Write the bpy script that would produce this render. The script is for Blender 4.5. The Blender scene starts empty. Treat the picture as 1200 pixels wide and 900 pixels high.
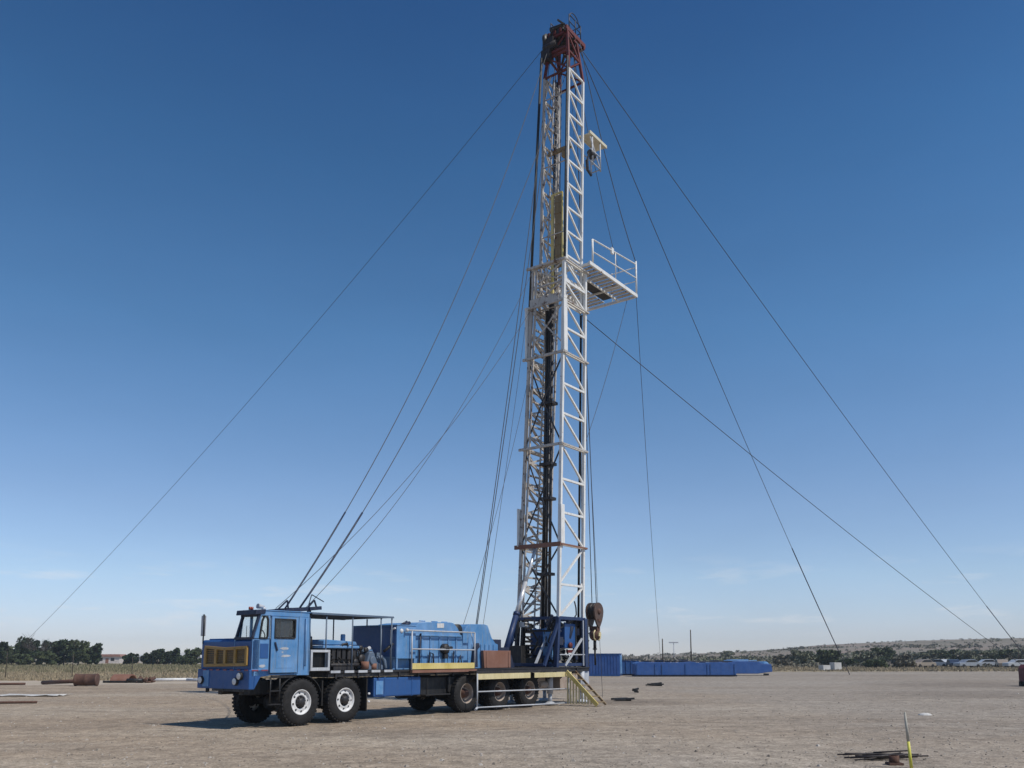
import bpy, bmesh, math, random
from mathutils import Vector, Matrix, Quaternion
PI = math.pi
R = math.radians
sc = bpy.context.scene
COL = sc.collection
rnd = random.Random(7)

# ------------------------------------------------------------------ materials
def _nt(name):
    m = bpy.data.materials.new(name); m.use_nodes = True
    nt = m.node_tree; b = nt.nodes['Principled BSDF']
    return m, nt, b
def N(nt, t, **kw):
    n = nt.nodes.new(t)
    for k, v in kw.items(): setattr(n, k, v)
    return n
def noise(nt, vec, scale, detail=5, rough=.6, sc3=None):
    if sc3:
        mp = N(nt, 'ShaderNodeMapping'); mp.inputs['Scale'].default_value = sc3
        nt.links.new(vec, mp.inputs['Vector']); vec = mp.outputs['Vector']
    n = N(nt, 'ShaderNodeTexNoise'); n.inputs['Scale'].default_value = scale
    n.inputs['Detail'].default_value = detail; n.inputs['Roughness'].default_value = rough
    nt.links.new(vec, n.inputs['Vector']); return n.outputs['Fac']
def ramp(nt, fac, stops):
    r = N(nt, 'ShaderNodeValToRGB'); e = r.color_ramp.elements
    while len(e) < len(stops): e.new(.5)
    for i, (p, c) in enumerate(stops):
        e[i].position = p
        e[i].color = (c, c, c, 1) if not hasattr(c, '__len__') else (*c, 1)
    nt.links.new(fac, r.inputs['Fac']); return r.outputs['Color']
def mix(nt, fac, a, b, mode='MIX'):
    m = N(nt, 'ShaderNodeMix', data_type='RGBA', blend_type=mode)
    for sock, v in ((m.inputs[0], fac), (m.inputs[6], a), (m.inputs[7], b)):
        if isinstance(v, (int, float)): sock.default_value = v
        elif isinstance(v, tuple): sock.default_value = (*v, 1)
        else: nt.links.new(v, sock)
    return m.outputs[2]
def bump(nt, b, h, strength, dist=.02):
    n = N(nt, 'ShaderNodeBump'); n.inputs['Strength'].default_value = strength
    n.inputs['Distance'].default_value = dist
    nt.links.new(h, n.inputs['Height']); nt.links.new(n.outputs['Normal'], b.inputs['Normal'])
def coord(nt): return N(nt, 'ShaderNodeTexCoord').outputs['Object']

def weathered(name, base, rough=.5, metal=0., dirt=(.17, .135, .1), dirt_amt=.5, rust=.0, fade=.35, rustcol=(.12, .045, .02)):
    m, nt, b = _nt(name); v = coord(nt)
    big = noise(nt, v, 1.3, 6, .65)
    dark = tuple(c * (1 - fade * .6) for c in base)
    pale = tuple(min(1, c * (1 - fade) + fade * (.55 * sum(base) / 3 + .45 * c) * 1.25) for c in base)
    c = mix(nt, ramp(nt, big, [(.35, 0.), (.68, 1.)]), dark, pale)
    st = noise(nt, v, 3.0, 5, .7, (5, 5, .45))
    c = mix(nt, mix(nt, 1., ramp(nt, st, [(.5, 0.), (.78, 1.)]), (dirt_amt,) * 3, 'MULTIPLY'), c, dirt)
    if rust > 0:
        rn = noise(nt, v, 4.5, 8, .72)
        th = .74 - .28 * rust
        c = mix(nt, ramp(nt, rn, [(th, 0.), (th + .05, 1.)]), c, rustcol)
    nt.links.new(c, b.inputs['Base Color'])
    rr = noise(nt, v, 9, 4)
    nt.links.new(ramp(nt, rr, [(.3, max(.05, rough - .12)), (.75, min(1, rough + .2))]), b.inputs['Roughness'])
    b.inputs['Metallic'].default_value = metal
    bump(nt, b, noise(nt, v, 14, 5), .12, .01)
    return m
M = {}
M['blue'] = weathered('blue_truck_paint', (.078, .285, .60), .48, dirt=(.22, .25, .27), dirt_amt=.85, rust=.32, fade=.5, rustcol=(.10, .06, .045))
M['blue_dark'] = weathered('deep_blue_and_shade_paint', (.014, .085, .27), .45, dirt=(.06, .055, .05), dirt_amt=.3, rust=.1, fade=.15)  # dark blue; on the truck's front parts the shade is in this colour
M['navy'] = weathered('navy_steel', (.010, .020, .055), .5, dirt_amt=.35, rust=.25)
M['navy2'] = weathered('worn_blue_steel', (.010, .034, .115), .5, dirt=(.03, .03, .03), dirt_amt=.7, rust=.35, rustcol=(.05, .03, .02))
M['tankblue'] = weathered('yard_tank_blue', (.014, .095, .34), .5, dirt=(.05, .06, .08), dirt_amt=.6, rust=.2, fade=.3)
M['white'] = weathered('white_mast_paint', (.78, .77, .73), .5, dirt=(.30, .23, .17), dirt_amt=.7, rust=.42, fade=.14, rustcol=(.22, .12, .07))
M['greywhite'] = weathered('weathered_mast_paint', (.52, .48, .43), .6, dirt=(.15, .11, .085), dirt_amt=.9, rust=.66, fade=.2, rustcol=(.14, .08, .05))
M['baskettan'] = weathered('stained_tan_boards', (.30, .21, .10), .8, dirt=(.09, .06, .04), dirt_amt=.8, rust=.6)
M['creamfloor'] = weathered('cream_board_paint', (.66, .60, .42), .6, dirt=(.3, .24, .15), dirt_amt=.6, rust=.3)
M['yellow'] = weathered('yellow_rail_paint', (.74, .58, .16), .5, dirt_amt=.35, rust=.1)
M['paleyellow'] = weathered('pale_yellow_panel', (.72, .60, .29), .55, dirt_amt=.35, rust=.12)
M['grille'] = weathered('ochre_grille_paint', (.42, .24, .04), .55, dirt_amt=.6, rust=.4)
M['crownblack'] = weathered('greasy_crown_steel', (.022, .014, .012), .6, dirt_amt=.3, rust=.3, rustcol=(.06, .015, .01))
M['red'] = weathered('red_crown_paint', (.15, .014, .010), .65, dirt=(.025, .015, .015), dirt_amt=.8, rust=.6, rustcol=(.035, .02, .018))
M['rust'] = weathered('rusted_steel', (.11, .05, .032), .85, dirt=(.17, .10, .065), dirt_amt=.7, rust=.5, rustcol=(.08, .035, .02))
M['rustbrown'] = weathered('brown_primer', (.26, .115, .07), .75, dirt=(.12, .06, .04), dirt_amt=.4, rust=.2)
M['steel'] = weathered('oily_steel', (.035, .033, .035), .5, .3, dirt_amt=.5, rust=.25)
M['black'] = weathered('black_frame', (.012, .012, .013), .55, dirt_amt=.35, rust=.1)
M['rod'] = weathered('chrome_rod', (.7, .7, .7), .3, .4, dirt_amt=.3)
M['pale'] = weathered('pale_grey_paint', (.5, .52, .55), .5, dirt_amt=.5, rust=.15)
M['rimw'] = weathered('white_rim', (.75, .74, .72), .5, dirt=(.3, .22, .16), dirt_amt=.55, rust=.1)
M['rimd'] = weathered('dusty_rim', (.42, .33, .26), .7, dirt=(.2, .13, .09), dirt_amt=.8, rust=.4)
M['rubber'] = weathered('tyre_rubber', (.011, .010, .010), .85, dirt=(.07, .058, .046), dirt_amt=.28)
M['cable'] = weathered('wire_rope', (.06, .06, .068), .6, .2, dirt_amt=.2)
M['block'] = weathered('block_brown', (.10, .055, .035), .5, dirt=(.03, .02, .02), dirt_amt=.8, rust=.4)
M['bark'] = weathered('bark', (.06, .045, .035), .9, dirt_amt=.3)
M['plaster'] = weathered('pale_wall', (.62, .55, .5), .8, dirt_amt=.3)
M['roofw'] = weathered('white_sheet_roof', (.8, .8, .8), .5, dirt_amt=.2)
M['roofr'] = weathered('terracotta_roof', (.34, .16, .12), .8, dirt_amt=.3)
M['carwhite'] = weathered('white_car_paint', (.48, .49, .5), .25, dirt_amt=.2, fade=.05)
M['carsilver'] = weathered('silver_car_paint', (.35, .37, .4), .25, .3, dirt_amt=.2, fade=.05)
M['cardark'] = weathered('dark_car_paint', (.03, .045, .08), .25, dirt_amt=.2, fade=.05)
M['cartan'] = weathered('tan_car_paint', (.32, .26, .2), .3, dirt_amt=.2, fade=.05)
M['maroon'] = weathered('maroon_paint', (.13, .02, .025), .45, dirt_amt=.3)
M['canvas'] = weathered('pale_sheet', (.6, .58, .54), .8, dirt_amt=.6)
M['slate'] = weathered('faded_slate_paint', (.10, .15, .22), .55, dirt_amt=.4, rust=.15)
M['interior'] = weathered('cab_interior_shade', (.03, .026, .024), .8, dirt_amt=.1, fade=.1)  # near-black colour puts the cab's inner shade on lining, panel and seat
M['tape_r'] = weathered('red_tape', (.26, .05, .08), .4, dirt_amt=.3)
M['stakey'] = weathered('yellow_stake', (.72, .66, .05), .5, dirt_amt=.25)
M['fadedy'] = weathered('faded_stake_top', (.42, .40, .33), .6, dirt_amt=.3)
M['lamp'] = weathered('lamp_lens', (.7, .7, .68), .15, dirt_amt=.2)
M['amber'] = weathered('amber_lens', (.35, .06, .03), .3, dirt_amt=.2)
def glass():
    m, nt, b = _nt('cab_glass'); v = coord(nt)
    c = mix(nt, noise(nt, v, 5, 4), (.86, .9, .88), (.95, .97, .96))
    nt.links.new(c, b.inputs['Base Color'])
    b.inputs['Transmission Weight'].default_value = .98
    b.inputs['Roughness'].default_value = .06; b.inputs['IOR'].default_value = 1.45
    return m
M['glass'] = glass()
def foliage(name, a, c):
    m, nt, b = _nt(name); g = N(nt, 'ShaderNodeNewGeometry')
    v = coord(nt); n = noise(nt, v, .9, 4)
    col = mix(nt, ramp(nt, n, [(.35, 0.), (.65, 1.)]), a, c)
    rc = mix(nt, g.outputs['Random Per Island'], (.75,) * 3, (1.25,) * 3)
    nt.links.new(mix(nt, 1., col, rc, 'MULTIPLY'), b.inputs['Base Color'])
    b.inputs['Roughness'].default_value = .75
    b.inputs['Specular IOR Level'].default_value = .2
    return m
M['leafdark'] = foliage('dark_foliage', (.018, .032, .016), (.045, .062, .026))
M['leafmid'] = foliage('olive_foliage', (.045, .062, .026), (.085, .10, .045))
M['leafolive'] = foliage('scrub_oak_foliage', (.115, .125, .075), (.18, .18, .12))
M['leafgrey'] = foliage('grey_scrub', (.12, .115, .08), (.20, .18, .135))
M['drygrass'] = foliage('dry_grass_blades', (.30, .235, .15), (.40, .325, .215))
M['greengrass'] = foliage('weed_blades', (.15, .145, .075), (.29, .25, .155))

def mth(nt, op, a, b=None):
    n = N(nt, 'ShaderNodeMath', operation=op)
    for k, x in enumerate((a, b)):
        if x is None: continue
        if isinstance(x, (int, float)): n.inputs[k].default_value = x
        else: nt.links.new(x, n.inputs[k])
    return n.outputs[0]
def gravel():
    m, nt, b = _nt('gravel_yard'); v = coord(nt)
    sx = N(nt, 'ShaderNodeSeparateXYZ'); nt.links.new(v, sx.inputs[0]); X, Y = sx.outputs['X'], sx.outputs['Y']
    p1 = noise(nt, v, .06, 6, .6, (.7, 1.5, 1))
    base = ramp(nt, p1, [(.3, (.225, .178, .132)), (.45, (.305, .248, .19)), (.56, (.335, .285, .228)), (.7, (.41, .36, .30))])
    # the right half of the yard is greyer crushed stone, the left and near part tan dirt
    side = ramp(nt, mth(nt, 'ADD', mth(nt, 'MULTIPLY', X, .03), mth(nt, 'MULTIPLY', noise(nt, v, .09, 5, .6), 1.1)), [(.42, 0.), (.95, .8)])
    base = mix(nt, side, base, mix(nt, p1, (.235, .215, .19), (.30, .275, .25)))
    p2 = noise(nt, v, .22, 7, .68, (.3, 1.0, 1))
    base = mix(nt, ramp(nt, p2, [(.46, 0.), (.66, .65)]), base, (.215, .182, .15))
    p4 = noise(nt, v, .45, 6, .65, (.35, 1.2, 1))
    base = mix(nt, ramp(nt, p4, [(.56, 0.), (.72, .45)]), base, (.42, .375, .315))
    # wheel ruts: pairs of arcs worn into the surface
    wob = mth(nt, 'MULTIPLY', mth(nt, 'SUBTRACT', noise(nt, v, .12, 3), .5), 5.)
    for (cx, cy, rad, gauge, dk) in ((-10, 95, 74, 2.0, .42), (-22, -60, 90, 2.1, .36), (22, 120, 97, 1.9, .38), (35, -40, 66, 1.9, .33), (-60, 30, 57, 2.0, .33)):
        dx, dy = mth(nt, 'SUBTRACT', X, cx), mth(nt, 'SUBTRACT', Y, cy)
        r_ = mth(nt, 'SQRT', mth(nt, 'ADD', mth(nt, 'MULTIPLY', dx, dx), mth(nt, 'MULTIPLY', dy, dy)))
        d = mth(nt, 'ADD', mth(nt, 'SUBTRACT', r_, rad), wob)
        d = mth(nt, 'ABSOLUTE', mth(nt, 'SUBTRACT', mth(nt, 'ABSOLUTE', d), gauge/2))
        f = ramp(nt, d, [(.08, 1.), (.34, 0.)])
        f = mix(nt, 1., f, ramp(nt, noise(nt, v, .35, 5), [(.38, 0.), (.6, 1.)]), 'MULTIPLY')
        base = mix(nt, mix(nt, 1., f, (dk, dk, dk), 'MULTIPLY'), base, (.20, .165, .13))
    # oil and water stains round the rig
    for (cx, cy, rr, dk) in ((-1.0, 30.5, 4.2, .55), (-5.2, 25.2, 2.6, .5), (4.5, 36.2, 3.6, .5), (6.9, 16.0, 1.5, .4), (-3, 21.5, 2.4, .25), (24, 44, 8, .35), (31, 58, 10, .4), (-9.5, 25.5, 3, .25)):
        dx, dy = mth(nt, 'SUBTRACT', X, cx), mth(nt, 'SUBTRACT', Y, cy)
        d = mth(nt, 'DIVIDE', mth(nt, 'SQRT', mth(nt, 'ADD', mth(nt, 'MULTIPLY', dx, dx), mth(nt, 'MULTIPLY', dy, dy))), rr)
        d = mth(nt, 'ADD', d, mth(nt, 'MULTIPLY', mth(nt, 'SUBTRACT', noise(nt, v, .8, 6, .65), .5), 1.6))
        f = ramp(nt, d, [(.35, dk), (.9, 0.)])
        base = mix(nt, f, base, (.115, .095, .08))
    vo = N(nt, 'ShaderNodeTexVoronoi'); vo.inputs['Scale'].default_value = 26
    nt.links.new(v, vo.inputs['Vector'])
    base = mix(nt, .9, base, ramp(nt, vo.outputs['Color'], [(.0, .62), (.5, 1.), (1., 1.38)]), 'MULTIPLY')
    vo2 = N(nt, 'ShaderNodeTexVoronoi'); vo2.inputs['Scale'].default_value = 7
    nt.links.new(v, vo2.inputs['Vector'])
    base = mix(nt, .7, base, ramp(nt, vo2.outputs['Color'], [(.0, .72), (.5, 1.), (1., 1.24)]), 'MULTIPLY')
    f = noise(nt, v, 1.9, 9, .72)
    base = mix(nt, .9, base, ramp(nt, f, [(.28, .60), (.5, 1.), (.74, 1.32)]), 'MULTIPLY')
    base = mix(nt, 1., base, (1.13, 1.09, 1.03), 'MULTIPLY')
    nt.links.new(base, b.inputs['Base Color'])
    b.inputs['Roughness'].default_value = .95; b.inputs['Specular IOR Level'].default_value = .12
    h = mix(nt, .5, vo.outputs['Distance'], noise(nt, v, 4, 8, .7))
    bump(nt, b, h, .6, .04)
    return m
M['gravel'] = gravel()
def soil(name, a, c, d, s=.05):
    m, nt, b = _nt(name); v = coord(nt)
    n1 = noise(nt, v, s, 7, .65)
    col = ramp(nt, n1, [(.32, a), (.5, c), (.68, d)])
    n2 = noise(nt, v, s * 14, 6, .7)
    col = mix(nt, .8, col, ramp(nt, n2, [(.25, .7), (.5, 1.), (.75, 1.25)]), 'MULTIPLY')
    nt.links.new(col, b.inputs['Base Color']); b.inputs['Roughness'].default_value = .95
    b.inputs['Specular IOR Level'].default_value = .1
    return m
M['soil'] = soil('dry_soil', (.26, .21, .14), (.30, .25, .17), (.23, .21, .12))
M['hill'] = soil('desert_hillside', (.16, .15, .115), (.225, .195, .155), (.27, .20, .165), .02)
M['verge'] = soil('pale_sand', (.38, .31, .23), (.44, .37, .29), (.36, .30, .22), .2)

# ------------------------------------------------------------------ mesh builder
class MB:
    def __init__(s): s.v = []; s.f = []; s.sm = []
    def add(s, vs, fs, smooth=False):
        o = len(s.v); s.v += [tuple(p) for p in vs]
        s.f += [tuple(i + o for i in f) for f in fs]; s.sm += [smooth] * len(fs)
        return s
    def box(s, a, b):
        x0, y0, z0 = a; x1, y1, z1 = b
        return s.add([(x0,y0,z0),(x1,y0,z0),(x1,y1,z0),(x0,y1,z0),(x0,y0,z1),(x1,y0,z1),(x1,y1,z1),(x0,y1,z1)],
                     [(0,3,2,1),(4,5,6,7),(0,1,5,4),(1,2,6,5),(2,3,7,6),(3,0,4,7)])
    def tube(s, p, q, r, n=8, r2=None, cap=True):
        p = Vector(p); q = Vector(q); d = q - p
        if d.length < 1e-6: return s
        d.normalize(); u = d.orthogonal().normalized(); w = d.cross(u)
        r2 = r if r2 is None else r2; vs = []
        for i in range(n):
            a = 2 * PI * i / n; k = u * math.cos(a) + w * math.sin(a)
            vs += [p + k * r, q + k * r2]
        fs = [(2*i, 2*((i+1)%n), 2*((i+1)%n)+1, 2*i+1) for i in range(n)]
        s.add(vs, fs, n > 5)
        if cap:
            o = len(s.v) - 2 * n
            s.f += [tuple(o + 2*i for i in reversed(range(n))), tuple(o + 2*i + 1 for i in range(n))]; s.sm += [False] * 2
        return s
    def bar(s, p, q, w, h=None, up=(0,0,1)):
        h = w if h is None else h
        p = Vector(p); q = Vector(q); d = (q - p)
        if d.length < 1e-6: return s
        d.normalize(); up = Vector(up)
        if abs(d.dot(up)) > .95: up = Vector((0, 1, 0))
        a = d.cross(up).normalized() * (w / 2); c = a.cross(d).normalized() * (h / 2)
        vs = [p-a-c, p+a-c, p+a+c, p-a+c, q-a-c, q+a-c, q+a+c, q-a+c]
        return s.add(vs, [(0,3,2,1),(4,5,6,7),(0,1,5,4),(1,2,6,5),(2,3,7,6),(3,0,4,7)])
    def path(s, pts, r, n=6, rf=None):
        pts = [Vector(p) for p in pts]; vs = []; u = None
        for i, p in enumerate(pts):
            d = (pts[min(i+1, len(pts)-1)] - pts[max(i-1, 0)]).normalized()
            if u is None: u = d.orthogonal().normalized()
            u = (u - d * u.dot(d)).normalized(); w = d.cross(u)
            rr = rf(i / (len(pts)-1)) if rf else r
            for k in range(n):
                a = 2*PI*k/n; vs.append(p + (u*math.cos(a) + w*math.sin(a)) * rr)
        fs = []
        for i in range(len(pts)-1):
            for k in range(n):
                fs.append((i*n+k, i*n+(k+1)%n, (i+1)*n+(k+1)%n, (i+1)*n+k))
        fs += [tuple(reversed(range(n))), tuple((len(pts)-1)*n + k for k in range(n))]
        return s.add(vs, fs, True)
    def prism(s, prof, y0, y1, ax='y'):
        n = len(prof); area = sum(prof[i][0]*prof[(i+1)%n][1] - prof[(i+1)%n][0]*prof[i][1] for i in range(n))
        if area < 0: prof = prof[::-1]
        mk = {'y': lambda a, b, c: (a, c, b), 'x': lambda a, b, c: (c, a, b), 'z': lambda a, b, c: (a, b, c)}[ax]
        lo, hi = min(y0, y1), max(y0, y1)
        if ax == 'y': lo, hi = hi, lo
        vs = [mk(a, b, lo) for a, b in prof] + [mk(a, b, hi) for a, b in prof]
        fs = [(i, (i+1)%n, n+(i+1)%n, n+i) for i in range(n)]
        fs += [tuple(reversed(range(n))), tuple(range(n, 2*n))]
        return s.add(vs, fs)
    def lathe(s, prof, c=(0,0,0), axis='y', n=32, smooth=True):
        # prof: list of (radius, along)
        vs = []
        for r, h in prof:
            for k in range(n):
                a = 2*PI*k/n; ca, sa = r*math.cos(a), r*math.sin(a)
                p = {'y': (ca, h, sa), 'x': (h, ca, sa), 'z': (ca, sa, h)}[axis]
                vs.append((p[0]+c[0], p[1]+c[1], p[2]+c[2]))
        fs = []
        for i in range(len(prof)-1):
            for k in range(n):
                fs.append((i*n+k, i*n+(k+1)%n, (i+1)*n+(k+1)%n, (i+1)*n+k))
        return s.add(vs, fs, smooth)
    def build(s, name, mat, parent=None, org=(0,0,0), bevel=0., loc=None):
        me = bpy.data.meshes.new(name)
        ov = Vector(org)
        me.from_pydata([tuple(Vector(p) - ov) for p in s.v], [], s.f)
        me.polygons.foreach_set('use_smooth', s.sm); me.materials.append(mat)
        bm = bmesh.new(); bm.from_mesh(me); bmesh.ops.recalc_face_normals(bm, faces=bm.faces); bm.to_mesh(me); bm.free()
        o = bpy.data.objects.new(name, me); COL.objects.link(o)
        if parent is not None: o.parent = parent
        if loc is not None: o.location = loc
        if bevel:
            b = o.modifiers.new('edge', 'BEVEL'); b.width = bevel; b.segments = 2; b.limit_method = 'ANGLE'; b.angle_limit = R(40)
        return o
def build_each(mb, name, mat, parent=None, org=(0,0,0), bevel=0.):
    # every connected piece of the builder becomes a mesh of its own
    par = list(range(len(mb.v)))
    def fd(i):
        while par[i] != i: par[i] = par[par[i]]; i = par[i]
        return i
    for f in mb.f:
        for k in f[1:]: par[fd(k)] = fd(f[0])
    groups = {}
    for f, sm in zip(mb.f, mb.sm): groups.setdefault(fd(f[0]), []).append((f, sm))
    out = []
    for fl in groups.values():
        ids = sorted({i for f, _ in fl for i in f}); mp = {i: k for k, i in enumerate(ids)}
        q = MB(); q.v = [mb.v[i] for i in ids]; q.f = [tuple(mp[i] for i in f) for f, _ in fl]; q.sm = [x for _, x in fl]
        out.append(q.build(name, mat, parent, org, bevel))
    return out
def tag(o, label=None, cat=None, group=None, kind=None):
    if label: o['label'] = label
    if cat: o['category'] = cat
    if group: o['group'] = group
    if kind: o['kind'] = kind
    return o
def empty(name, loc, rz=0., parent=None):
    o = bpy.data.objects.new(name, None); COL.objects.link(o); o.location = loc; o.rotation_euler.z = rz
    o.empty_display_size = .3
    if parent is not None: o.parent = parent
    return o
def copy_tree(o, parent=None):
    c = o.copy(); COL.objects.link(c); c.parent = parent
    for ch in [x for x in bpy.data.objects if x.parent == o]: copy_tree(ch, c)
    return c

# rig frame: x along the carrier to its rear, y across to the far side, z up
RIG = Vector((-5.72, 23.55, 0)); RZ = R(53.68)
RM = Matrix.Rotation(RZ, 4, 'Z')
def W(x, y, z): return RIG + RM @ Vector((x, y, z))

# ================================================================== CARRIER TRUCK
truck = empty('rig_truck', RIG, RZ)
tag(truck, 'long blue multi-axle oilfield carrier truck with half cab, engine and winch housings on its deck', 'truck')
T = truck
# chassis
m = MB()
for y in (.55, 1.45):
    m.box((-1.5, y, .86), (15.0, y + .16, 1.22))
for x in (-1.2, 1.0, 2.6, 4.6, 6.2, 8.0, 9.85, 11.9, 13.8, 14.8): m.box((x, .712, .92), (x + .14, 1.448, 1.16))
m.build('chassis_frame', M['black'], T, bevel=.01)
# deck
m = MB()
m.box((.97, .04, 1.28), (15.1, 2.16, 1.40))
m.box((.97, 0, 1.40), (15.1, 2.2, 1.452))
for i in range(16): m.box((1.2 + i * .86, -.003, 1.24), (1.26 + i * .86, .037, 1.40))
m.build('deck', M['steel'], T, bevel=.008)
m = MB()
for i in range(5): m.box((1.0 + i * .53, -.03, 1.40), (1.36 + i * .53, -.004, 1.47))
build_each(m, 'deck_edge_trim', M['pale'], T)
# front bumper: full-width deep box with cut-outs, sloping corner on the near side
m = MB()
m.prism([(-1.72, 1.02), (-1.72, 1.53), (-1.56, 1.53), (-1.56, 1.02)], .0, 2.25)
m.prism([(-1.56, 1.0), (-1.56, 1.53), (-1.1, 1.53), (-1.1, 1.36), (-1.36, 1.34)], 0., .05)
m.prism([(-1.56, 1.0), (-1.56, 1.53), (-1.1, 1.53), (-1.1, 1.36), (-1.36, 1.34)], 2.2, 2.25)
bumper = m.build('front_bumper', M['blue_dark'], T, bevel=.02)
MB().box((-1.735, 1.72, 1.07), (-1.715, 1.98, 1.50)).build('bumper_patch', M['blue'], bumper)
m = MB()
for i in range(3): m.tube((-1.66, .35 + i * .75, .92), (-1.66, .35 + i * .75, 1.02), .05)
m.box((-1.70, .2, .96), (-1.5, 1.6, 1.018)); m.build('bumper_skid', M['black'], bumper)
m = MB()
for i in range(7): m.box((-1.735, .06 + i * .30, 1.50), (-1.722, .20 + i * .30, 1.53))
for i in range(2): m.box((-1.65 + i * .30, -.008, 1.49), (-1.45 + i * .30, -.002, 1.525))
build_each(m, 'reflective_tape', M['tape_r'], bumper)
for y, z in ((.34, 1.36), (.52, 1.22), (1.72 + .3, 1.24)):
    hl = MB().lathe([(.0, -.07), (.09, -.07), (.105, -.03), (.105, .0)], (-1.725, y, z), 'x', 18).build('headlight', M['black'], T)
    MB().lathe([(0, -.085), (.05, -.082), (.085, -.072)], (-1.725, y, z), 'x', 18).build('lens', M['lamp'], hl)
# hood
m = MB()
m.prism([(-1.66, 1.53), (-1.66, 2.26), (-1.6, 2.31), (.6, 2.31), (.6, 1.53)], .78, 2.2)
m.prism([(-1.66, 1.53), (-1.66, 2.26), (-1.6, 2.31), (-1.42, 2.31), (-1.42, 1.53)], .0, .776)
m.prism([(-1.55, 2.31), (-1.55, 2.345), (.5, 2.345), (.5, 2.31)], .95, 2.05)
hood = m.build('hood', M['blue_dark'], T, bevel=.025)
m = MB()
m.bar((-1.69, .16, 2.10), (-1.69, 1.08, 2.07), .06, .075); m.bar((-1.69, 1.08, 2.07), (-1.69, 2.0, 2.12), .06, .075)
m.bar((-1.69, .16, 1.66), (-1.69, 2.0, 1.63), .06, .08)
for y in (.19, .66, 1.10, 1.5, 1.97): m.bar((-1.69, y, 1.64), (-1.69, y, 2.09), .06, .09)
for z in [1.66 + .052 * i for i in range(9)]: m.box((-1.685, .2, z), (-1.667, 1.96, z + .018))
m.build('grille', M['grille'], T, bevel=.008)
MB().box((-1.675, .2, 1.66), (-1.662, 1.96, 2.07)).build('radiator_core', M['black'], hood)
# half cab
m = MB()
out = [(-1.66, 1.36), (-1.66, 2.31), (-1.42, 3.02), (-1.36, 3.06), (.2, 3.06), (.24, 3.0), (.24, 1.36)]
# side shells with real openings: built as strips around windows (near side y 0..0.04)
def side(y0, y1):
    q = MB()
    q.prism([(-1.66, 1.36), (-1.66, 2.31), (-1.655, 2.33), (-1.11, 2.33), (-1.11, 1.36)], y0, y1)     # below quarter window
    q.prism([(-1.655, 2.33), (-1.45, 2.95), (-1.40, 2.95), (-1.47, 2.33)], y0, y1)                  # A pillar
    q.prism([(-1.45, 2.95), (-1.41, 3.06), (.2, 3.06), (.2, 2.93), (-1.44, 2.93)], y0, y1)          # head rail
    q.prism([(-1.19, 2.33), (-1.19, 2.93), (-1.11, 2.93), (-1.11, 2.33)], y0, y1)                   # B pillar
    q.prism([(-.19, 1.36), (-.19, 2.93), (.24, 2.93), (.24, 1.36)], y0, y1)                         # rear quarter
    return q
m = side(0, .045)
m2 = side(.735, .78); m.add(m2.v, m2.f)
m.prism([(-1.11, 1.36), (-1.11, 2.93), (-.19, 2.93), (-.19, 1.36)], .735, .78) if False else None
m.box((-1.11, .735, 1.36), (-.19, .78, 2.33))
m.box((.2, .045, 1.36), (.24, .735, 3.0))                                                            # back wall
m.box((-1.6, .045, 1.37), (.2, .735, 1.42))                                                          # floor
m.prism([(-1.41, 3.06), (-1.38, 3.085), (.2, 3.085), (.25, 3.06)], -.02, .80)
cab = m.build('cab', M['blue'], T, bevel=.015)
m = MB(); m.prism([(-1.62, 2.94), (-1.60, 3.07), (-1.30, 3.10), (-1.30, 2.99)], -.03, .81); m.build('visor', M['navy'], cab, bevel=.015)
m = MB()
for y in (.03, .70): m.bar((-1.655, y, 2.32), (-1.46, y, 2.95), .07, .06)
m.bar((-1.65, .0, 2.335), (-1.65, .76, 2.335), .06, .06); m.bar((-1.47, .0, 2.93), (-1.47, .76, 2.93), .06, .06)
m.build('windshield_frame', M['navy'], cab)
MB().add([(-1.642, .06, 2.35), (-1.642, .68, 2.35), (-1.47, .68, 2.92), (-1.47, .06, 2.92), (-1.634, .06, 2.35), (-1.634, .68, 2.35), (-1.462, .68, 2.92), (-1.462, .06, 2.92)],
         [(0,1,2,3),(7,6,5,4),(0,4,5,1),(1,5,6,2),(2,6,7,3),(3,7,4,0)]).build('windshield', M['glass'], cab)
def window_frame(pts, y, w=.035):
    q = MB()
    for i in range(len(pts)):
        a, b = pts[i], pts[(i+1) % len(pts)]
        q.bar((a[0], y, a[1]), (b[0], y, b[1]), .05, w, (0, 0, 1) if abs(a[1]-b[1]) < .05 else (1, 0, 0))
    return q
qp = [(-1.46, 2.38), (-1.31, 2.86), (-1.21, 2.86), (-1.21, 2.38)]
wq = window_frame([(-1.45, 2.35), (-1.38, 2.80), (-1.33, 2.90), (-1.24, 2.90), (-1.20, 2.84), (-1.20, 2.38), (-1.24, 2.34)], -.004).build('side_window', M['black'], cab)
MB().prism([(-1.47, 2.33), (-1.42, 2.93), (-1.19, 2.93), (-1.19, 2.33)], .018, .026).build('window_pane', M['glass'], cab)
MB().box((-1.1, .715, 1.43), (.19, .733, 2.32)).box((.17, .05, 1.43), (.195, .714, 2.98)).box((-1.38, .05, 3.02), (.165, .714, 3.045)).build('cab_shade_lining', M['interior'], cab)  # added dark sheets; their colour stands for shade inside the cab
MB().box((-.5, .735, 2.33), (-.19, .775, 2.93)).build('far_panel', M['interior'], cab)
MB().box((-1.11, .75, 2.335), (-.5, .757, 2.925)).build('far_window', M['glass'], cab)
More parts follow.
